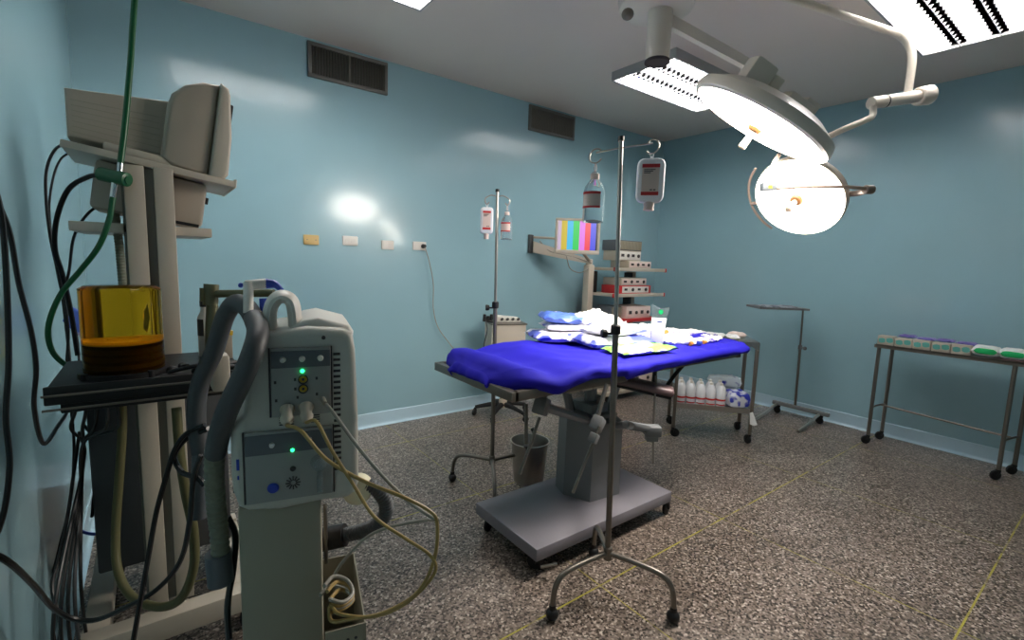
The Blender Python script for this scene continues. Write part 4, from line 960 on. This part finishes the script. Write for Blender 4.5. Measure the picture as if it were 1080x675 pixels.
for i in range(5):
    y1 = Y1-.01-i*.112; bm = nb(); box(bm, 4.665, 4.745, y1-.106, y1, .842, .914-.005*(i % 2), .004, seg=2)
    t = thing('glove_box', 'cream box with teal print ' + nm6[i], 'box', (4.705, y1-.053, .842), 0, 'cream and teal boxes on the side table')
    b = obj('carton', bm, 'cream', t, True)
    bm = nb()
    for k in range(2): prism(bm, [(.021*math.cos(a*PI/6)*(1+.15*(a % 3)), .020*math.sin(a*PI/6)) for a in range(12)], -.0006, .0006, 0, M4.Translation((4.6644, y1-.03-.05*k, .876+.006*(k % 2))) @ M4.Rotation(-PI/2, 4, 'Z'))
    obj('teal_print', bm, 'teal', t, True)
for i in range(4):
    y1 = Y1-.13-i*.115; bm = nb(); pillow(bm, .10, .11, .022, T(4.755, y1-.05, .913-.005*(i % 2)), 60+i, .005, 10, 8); tag(obj('violet_packet', bm, 'violetf'), 'violet film packet on top of the cream boxes, ' + ['first from the left', 'second from the left', 'third from the left', 'last before the green packs'][i], 'pack', 'violet packets on the boxes')
for i in range(3):
    y1 = .705-i*.135; bm = nb(); pillow(bm, .13, .15, .070, T(4.72, y1-.06, .853, PI/2*0, 0, 0), 70+i, .005, 12, 10, sharp=.22)
    o = tag(obj('gauze_pack', bm, 'packw'), ['white pack with bold green label, nearest the cream boxes', 'white pack with bold green label, middle one of the row', 'white pack with bold green label at the right edge of the view'][i], 'pack', 'green-labelled packs on the side table')
    bm = nb(); pillow(bm, .008, .12, .040, T(4.653, y1-.06, .868), 80+i, .001, 6, 10); lb = obj('green_label', bm, 'gdot', o, True)
bm = nb(); pillow(bm, .10, .30, .012, T(4.70, .46, .843), 91, .002); tag(obj('brown_towel', bm, 'pad'), 'folded brown cloth under the green-labelled packs', 'cloth')

# ------------------------------------------------------------------ electrosurgical trolley by the back wall
es = thing('electrosurgical_unit', 'cream electrosurgical cabinet on a black star base by the back wall', 'medical machine', (2.50, 3.42, 0), -.35)
for k in range(5):
    a = .3+k*2*PI/5; c_, s_ = math.cos(a), math.sin(a)
    bm = nb(); tube(bm, [(c_*.02, s_*.02, .115), (c_*.12, s_*.12, .105), (c_*.25, s_*.25, .075)], lambda s: .026-.010*s, 8); lg = obj('base_leg', bm, 'black', es); caster(lg, c_*.25, s_*.25, .07, .028, world=False, ang=a+1)
bm = nb(); cyl(bm, (0, 0, .09), (0, 0, .46), .03, .026); cyl(bm, (0, 0, .09), (0, 0, .16), .045, .035); obj('stem', bm, 'creamd', es)
bm = nb(); box(bm, -.14, .14, -.13, .13, .42, .455, .004); obj('platform', bm, 'creamd', es)
bm = nb(); box(bm, -.155, .155, -.13, .13, .455, .86, .006); cab = obj('cabinet', bm, 'cream', es)
bm = nb(); box(bm, -.165, .165, -.14, .14, .860, .872, .003); obj('top_plate', bm, 'dsteel', es)
bm = nb(); prism(bm, [(-.10, .872), (.13, .872), (.12, .91), (-.09, .93)], -.06, .08, .01); obj('top_tray', bm, 'white', es)
bm = nb()
for x in (-.05, 0, .05, .10): cyl(bm, (x, -.06, .90), (x, -.08, .905), .012, n=12)
obj('knob', bm, 'black', es)
t = thing('foot_switch_plugs', 'black plugs and lead hanging at the left corner of the cream cabinet', 'plugs', tuple(wm(es) @ V((-.18, -.1, .87))))
bm = nb(); m = wm(es)
for dx, dz in ((-.215, .93), (-.185, .915), (-.155, .93)): cyl(bm, m @ V((dx, -.1, dz-.03)), m @ V((dx, -.1, dz+.02)), .016, .013, 12, .003)
cyl(bm, m @ V((-.23, -.1, .90)), m @ V((-.14, -.1, .885)), .012, n=10); obj('plug', bm, 'black', t, True)
bm = nb(); tube(bm, [m @ V(p) for p in ((-.205, -.1, .90), (-.20, -.15, .82), (-.225, -.15, .70), (-.235, -.15, .55), (-.20, -.14, .46), (-.16, -.1, .44))], .005, 8); obj('lead', bm, 'dgrey', t, True)

# ------------------------------------------------------------------ equipment rack, arm and monitor
rk = thing('equipment_rack', 'cream multi-shelf equipment rack with red end caps near the far corner', 'rack', (4.05, 3.40, 0))
def K(name, bm, m, p=rk): return obj(name, bm, m, p, True)
RY0, RY1 = 3.16, 3.55; RX0, RX1 = 3.60, 4.40
bm = nb(); box(bm, RX0-.03, RX0+.05, 3.46, 3.54, .10, 1.40, .006); K('post', bm, 'cream')
bm = nb(); box(bm, RX1-.16, RX1-.08, 3.46, 3.54, .10, 1.34, .006); K('post', bm, 'creamd')
bm = nb(); box(bm, RX1-.20, RX1-.16, 3.44, 3.53, .60, 1.33, .004); K('cable_duct', bm, 'black')
bm = nb(); box(bm, RX0+.052, RX0+.08, 3.44, 3.50, 1.12, 1.34, .004); K('cable_duct', bm, 'black')
bm = nb(); box(bm, RX0, RX1, RY0, RY1, .08, .12, .008); K('base', bm, 'creamd')
for x, y in ((RX0+.06, RY0+.05), (RX1-.06, RY0+.05), (RX0+.06, RY1-.05), (RX1-.06, RY1-.05)): caster(rk, x, y, .085, .036)
shz = (1.380, 1.120, .860, .52)
for z in shz:
    bm = nb(); box(bm, RX0+.05, RX1, RY0, RY1, z-.030, z, .004); box(bm, RX0+.03, RX1+.02, RY0-.008, RY0+.008, z-.030, z+.004, .003); s = K('shelf', bm, 'cream' if z > .9 else 'red')
    bm = nb(); 
    for x in (RX0+.012, RX1+.02):
        box(bm, x, x+.018, RY0-.012, RY0+.012, z-.034, z+.006, .003)
    for x in (RX0+.03, ): box(bm, x-.018, x, RY1-.03, RY1, z-.034, z+.006, .003)
    K('end_cap', bm, 'red', s)
def device(x0, x1, z0, h_, m, label, red=False, fp='label', name='rack_device', y0=None, n=4, seed=1):
    y0 = RY0+.03 if y0 is None else y0
    t = thing(name, label, 'medical device', ((x0+x1)/2, (y0+RY1)/2, z0)); random.seed(seed)
    bm = nb(); box(bm, x0, x1, y0, 3.435, z0, z0+h_, .005); obj('case', bm, m, t, True)
    bm = nb(); ins = .04 if red else .008; box(bm, x0+ins, x1-ins, y0-.004, y0+.001, z0+.01, z0+h_-.01, .001); f = obj('front_panel', bm, fp, t, True)
    bm = nb()
    for i in range(n):
        x = x0+ins+(i+.5)*(x1-x0-2*ins)/n
        if i % 2: cyl(bm, (x, y0-.004, z0+h_*.5), (x, y0-.014, z0+h_*.5), min(.018, h_*.22), n=14, bev=.002)
        else: box(bm, x-.022, x+.022, y0-.006, y0-.002, z0+h_*.38, z0+h_*.66)
    obj('control', bm, 'ink', t, True); return t
def grille(x0, x1, z0, h_, label):
    t = thing('rack_device', label, 'medical device', ((x0+x1)/2, 3.35, z0)); bm = nb(); box(bm, x0, x1, RY0+.09, 3.435, z0, z0+h_, .004); obj('case', bm, 'strip', t, True)
    bm = nb(); n = int((x1-x0)/.022)
    for i in range(n): x = x0+.012+i*(x1-x0-.02)/n; box(bm, x, x+.010, RY0+.075, RY0+.092, z0+.01, z0+h_-.01)
    obj('cooling_fins', bm, 'putty', t, True)
t1z = 1.3805
device(3.86, 4.22, t1z, .075, 'cream', 'cream console with dark display on the top shelf of the rack, lowest of its stack', seed=2)
device(3.74, 4.08, t1z+.0755, .10, 'cream', 'pale console in the middle of the top shelf stack', seed=3, y0=RY0+.06, fp='white')
grille(3.72, 4.12, t1z+.176, .105, 'grey finned unit on top of the rack stack')
device(3.76, 4.16, 1.1205+.085, .075, 'cream', 'cream console above the red-framed one on the second shelf', seed=4)
device(3.74, 4.24, 1.1205, .084, 'red', 'red-framed console with white front on the second shelf', True, fp='white', seed=5)
grille(3.70, 3.86, .8605, .13, 'dark finned unit at the left of the third shelf')
device(3.87, 4.26, .8605, .125, 'label', 'tan console with dials on the third shelf beside the finned unit', seed=6)
device(3.84, 4.34, .5205, .11, 'red', 'red-framed console on the lowest shelf of the rack', True, seed=7)
device(3.66, 4.38, .1205, .16, 'cream', 'wide cream console standing on the rack base', seed=8)
# wall arm
wa = thing('monitor_arm', 'cream swing arm on the back wall carrying the colour-bar monitor', 'wall bracket', (3.03, YB, 1.50))
bm = nb(); box(bm, 3.0, 3.05, YB-.03, YB, 1.50, 1.68, .005); obj('wall_plate', bm, 'dgrey', wa, True)
e1 = at(628, 279, 4.55)
bm = nb(); A = V((3.04, YB-.04, 1.57)); 
def beam(bm, p, q, h0, h1, th):
    d = (q-p); n_ = V((-d.y, d.x, 0)).normalized()*th/2
    vs = [bm.verts.new(p+s*n_+V((0, 0, z))) for s in (-1, 1) for z in (-h0/2, h0/2)]+[bm.verts.new(q+s*n_+V((0, 0, z))) for s in (-1, 1) for z in (-h1/2, h1/2)]
    for f in ((0, 1, 3, 2), (4, 6, 7, 5), (0, 4, 5, 1), (2, 3, 7, 6), (0, 2, 6, 4), (1, 5, 7, 3)): bm.faces.new([vs[i] for i in f])
beam(bm, V((3.04, YB-.035, 1.56)), V((3.60, 3.50, 1.435)), .11, .045, .05); obj('lower_arm', bm, 'cream', wa, True)
bm = nb(); tube(bm, [(3.04, YB-.035, 1.655), (3.36, 3.62, 1.655)], .012, 10, curve=False); cyl(bm, (3.36, 3.62, 1.62), (3.36, 3.62, 1.68), .02); obj('upper_arm', bm, 'creamd', wa, True)
bm = nb(); cyl(bm, (3.61, 3.50, 1.395), (3.61, 3.50, 1.46), .035, bev=.006); obj('pivot', bm, 'cream', wa, True)
bm = nb(); tube(bm, [(3.10, 3.70, 1.62), (3.18, 3.65, 1.53), (3.30, 3.60, 1.50), (3.45, 3.54, 1.47), (3.60, 3.46, 1.42)], .006, 8); tube(bm, [(3.35, 3.57, 1.48), (3.38, 3.54, 1.36), (3.46, 3.5, 1.32), (3.54, 3.48, 1.34), (3.60, 3.47, 1.38)], .005, 8); obj('arm_cable', bm, 'gcable', wa, True)
mc = at(609, 249, 4.30); mr = faceup(mc, .12)
mn = thing('bar_monitor', 'flat cream-framed monitor showing vertical colour bars', 'monitor', (mc.x, mc.y, mc.z-.16), mr)
bm = nb()
W2, H2 = .20, .315
for a in ((-W2, W2, 0, .035), (-W2, W2, H2-.022, H2), (-W2, -W2+.022, .035, H2-.022), (W2-.022, W2, .035, H2-.022)): box(bm, a[0], a[1], -.02, .03, a[2], a[3], .003)
box(bm, -W2+.01, W2-.01, .012, .045, .01, H2-.01, .006); obj('housing', bm, 'cream', mn)
bm = nb(); box(bm, -W2+.021, W2-.021, -.010, .0118, .034, H2-.021); obj('screen', bm, 'bars', mn)
bm = nb(); lw = mn.matrix_basis.inverted() @ V((3.60, 3.49, 1.44)); tube(bm, [(0, .044, .14), (0, .10, .10), tuple(lw)], .016, 10, curve=False); obj('mount', bm, 'creamd', mn)

# ------------------------------------------------------------------ surgical lamp
hubp = at(692, 8, 2.45)
sl = thing('surgical_lamp', 'ceiling-mounted surgical lamp with two round glowing heads over the table', 'surgical lamp', (hubp.x, hubp.y, H))
def LL(name, bm, m, p=sl, label=None):
    o = obj(name, bm, m, p, True)
    if label: lab(o, label)
    return o
hz = hubp.z
bm = nb(); lathe(bm, [(0, 0), (.11, 0), (.11, -.02), (.05, -.05), (.05, hz-H+.08), (0, hz-H+.08)], 28, T(hubp.x, hubp.y, H)); LL('ceiling_mount', bm, 'lampw')
bm = nb(); lathe(bm, [(0, .12), (.14, .12), (.185, .10), (.195, .04), (.185, -.005), (.16, -.02), (0, -.025)], 36, T(hubp.x, hubp.y, hz)); hb = LL('hub_cover', bm, 'lampw')
bm = nb(); q = at(662, 15, 2.32); ball(bm, q, .03, (1, 1, .9)); LL('hub_knob', bm, 'dsteel', hb)
q0, q1 = at(696, 20, 2.45), at(695, 62, 2.45)
bm = nb(); cyl(bm, (q0.x, q0.y, hz), (q0.x, q0.y, q1.z+.0), .062, .060, 28, .004); cyl(bm, (q0.x+.012, q0.y-.05, hz-.05), (q0.x+.01, q0.y-.055, hz-.16), .012, .008); LL('spindle', bm, 'lampw')
bm = nb(); cyl(bm, (q0.x, q0.y, q1.z-.014), (q0.x, q0.y, q1.z+.002), .064, n=28, bev=.003); LL('spindle_cap', bm, 'ink', label='dark disc under the spindle')
# arm to the large head
L1c, L1n = V((2.162, 1.116, 2.039)), V((-.23, .485, -.844)).normalized()
g0, g1 = V((q0.x+.05, q0.y-.02, hz-.06)), at(803, 76, 2.42)
g1.z = max(g1.z, 2.3)
bm = nb(); beam(bm, g0, g1, .060, .045, .045); LL('spring_arm', bm, 'lampw')
bm = nb(); cyl(bm, g1+V((0, 0, .05)), g1-V((0, 0, .13)), .026, .022, 16, .003); LL('arm_joint', bm, 'lampw')
def head(c, n, R, name, label, rim, zs):
    """lamp head built round its own axis; +Z of the local frame is the back"""
    m = M4.Translation(c) @ (-n).to_track_quat('Z', 'Y').to_matrix().to_4x4()
    bm = nb(); lathe(bm, [(R+.002, -.006), (R+.020*rim, 0), (R+.024*rim, .012*zs), (R+.016*rim, .035*zs), (R*.82, .066*zs), (R*.45, .088*zs), (R*.2, .095*zs), (0, .096*zs)], 56, m)
    lathe(bm, [(R+.002, -.006), (R-.004, .004), (0, .006)], 56, m); h = LL(name, bm, 'lampw', label=label)
    bm = nb(); lathe(bm, [(R, -.004), (R*.85, -.010), (R*.5, -.018), (0, -.021)], 56, m); ln = LL('lens', bm, 'lens', h, 'glowing white lens')
    bm = nb(); cyl(bm, m @ V((0, 0, -.018)), m @ V((0, 0, -.034)), .034, .028, 20, .003); LL('handle_collar', bm, 'grip', h); bm = nb(); cyl(bm, m @ V((0, 0, -.034)), m @ V((0, 0, -.115)), .013, .017, 16, .004); LL('handle', bm, 'beige', h)
    return m, h
m1, h1_ = head(L1c, L1n, .302, 'lamp_head', 'large glowing lamp head tilted over the table', 1.0, 1.25)
up1 = m1.to_3x3() @ V((0, 0, 1))
# back boxes and dark band
k1 = at(803, 92, 2.2); k2 = at(845, 116, 2.25)
bm = nb()
loc = m1.to_3x3().inverted() @ RX; loc.z = 0; loc.normalize(); al = math.atan2(loc.y, loc.x)
box(bm, -.075, .035, -.05, .05, .10, .205, .012, m1 @ T(loc.x*-.12, loc.y*-.12, -.01, al)); box(bm, -.02, .03, -.035, .035, .14, .19, .008, m1 @ T(loc.x*-.06, loc.y*-.06, -.01, al))
box(bm, -.06, .07, -.045, .045, .06, .165, .006, m1 @ T(loc.x*.08, loc.y*.08, 0, al)); box(bm, .02, .09, -.035, .035, .12, .185, .006, m1 @ T(loc.x*.08, loc.y*.08, 0, al))
LL('gear_box', bm, 'lampw', h1_)
bm = nb(); tube(bm, [g1-V((0, 0, .12)), m1 @ V((loc.x*-.10, loc.y*-.10, .17))], .022, 12, curve=False); LL('yoke', bm, 'lampw', h1_)
def band_angle(px, py): 
    q = m1.inverted() @ at(px, py, 2.15); return math.atan2(q.y, q.x)
uz = m1.to_3x3().inverted() @ V((0, 0, 1)); au = math.atan2(uz.y, uz.x); df = (au-al+PI) % (2*PI)-PI; b0, b1_ = sorted((al-.15*math.copysign(1, df), al+.75*math.copysign(1, df)))
bm = nb(); lathe(bm, [(.308, -.0065), (.325, -.001), (.3285, .015), (.3205, .046), (.295, .062)], 20, m1, b0, b1_); LL('dark_band', bm, 'dgrey', h1_)
# satellite head
L2c, L2n = V((2.668, 1.137, 1.776)), V((-.795, .041, -.605)).normalized()
m2, h2_ = head(L2c, L2n, .213, 'satellite_head', 'smaller round glowing lamp head facing the viewer', .35, 1.0)
f0 = V((hubp.x+.1, hubp.y-.05, hz+.06)); f1 = at(827, -4, 2.35); f2 = at(948, 36, 2.62); f3 = at(957, 45, 2.64); f4 = at(962, 62, 2.64)
f5 = V((f4.x, f4.y, at(961, 100, 2.64).z))
bm = nb(); tube(bm, [f0, f1, f2], .020, 12, curve=False); tube(bm, [f2, f3, V((f4.x, f4.y, f4.z)), f5], .020, 12, 5); LL('long_arm', bm, 'lampw')
j0, j1 = at(918, 109, 2.60), at(974, 101, 2.66)
bm = nb(); cyl(bm, j0, j1, .032, n=20, bev=.004); cyl(bm, j1.lerp(j0, .12), j1.lerp(j0, -.12), .048, .052, 20, .006); LL('joint', bm, 'lampw')
bm = nb(); cyl(bm, j0.lerp(j1, .26), j0.lerp(j1, .28), .0335); LL('joint_ring', bm, 'ink')
bm = nb(); rim = m2 @ V((0, 0, .06)); lr = RX
tube(bm, [at(921, 112, 2.60), at(920, 122, 2.60), at(912, 127, 2.60), at(880, 141, 2.62), at(850, 158, 2.72), at(845, 180, 2.80), m2 @ V((0, 0, .09))], .017, 12); LL('curved_arm', bm, 'lampw')
# handles of the satellite head
bm = nb(); Rg = .262
aL = [m2 @ V((Rg*math.cos(a), Rg*math.sin(a), .0)) for a in [0]]
cen = m2.inverted()
def ang2(px, py):
    q = L2c; r_ = at(px, py, 1)-CAM; t_ = (L2c-CAM).dot(L2n)/r_.dot(L2n); l = cen @ (CAM+r_*t_); return math.atan2(l.y, l.x)
s0, s1_ = ang2(797, 180), ang2(815, 240)
if s1_-s0 > PI: s1_ -= 2*PI
if s0-s1_ > PI: s1_ += 2*PI
tube(bm, [m2 @ V((Rg*math.cos(s0+(s1_-s0)*k/8), Rg*math.sin(s0+(s1_-s0)*k/8), .015)) for k in range(9)], .0065, 8)
am_ = s0+(s1_-s0)*.55; tube(bm, [m2 @ V((.22*math.cos(am_), .22*math.sin(am_), .015)), m2 @ V((Rg*math.cos(am_), Rg*math.sin(am_), .015))], .009, 8, curve=False)
LL('side_handle', bm, 'bar', h2_)
bm = nb(); dd = 2.42
tube(bm, [at(822, 163, 2.36), at(816, 172, 2.36), at(812, 185, 2.36), at(811, 195, 2.36)], .010, 10)
tube(bm, [at(817, 199, 2.36), at(850, 197, 2.27), at(885, 197, 2.17), at(905, 198, 2.14), at(917, 200, 2.14)], .0085, 10)
tube(bm, [at(885, 205, 2.36), at(903, 204, 2.26), at(918, 200, 2.14)], .014, 10); cyl(bm, at(912, 200, 2.14), at(920, 200, 2.15), .020, n=14, bev=.003)
LL('gimbal_bar', bm, 'bar', h2_)
bm = nb(); box(bm, -.034, .034, -.02, .02, -.020, .020, .004, T(*at(810, 197, 2.35), -.65)); LL('control_block', bm, 'strip', h2_, 'small slate control block')
bm = nb(); box(bm, -.008, .010, -.0215, -.019, -.010, .004, 0, T(*at(810, 197, 2.35), -.65)); LL('yellow_key', bm, 'yellow', h2_)
for nm_, c, n, pw, R in (('large_head_beam', L1c, L1n, BEAM_W, .26), ('satellite_head_beam', L2c, L2n, BEAM_W*.45, .18)):
    ld = bpy.data.lights.new(nm_, 'SPOT'); ld.energy = pw; ld.color = (1, .95, .88); ld.spot_size = math.radians(52); ld.spot_blend = .6; ld.shadow_soft_size = .12
    lo_ = bpy.data.objects.new(nm_, ld); COL.objects.link(lo_); lo_.parent = sl
    tgt = (-n).to_track_quat('Z', 'Y').to_matrix().to_4x4(); lo_.matrix_basis = wm(sl).inverted() @ (M4.Translation(c+n*.14) @ tgt)
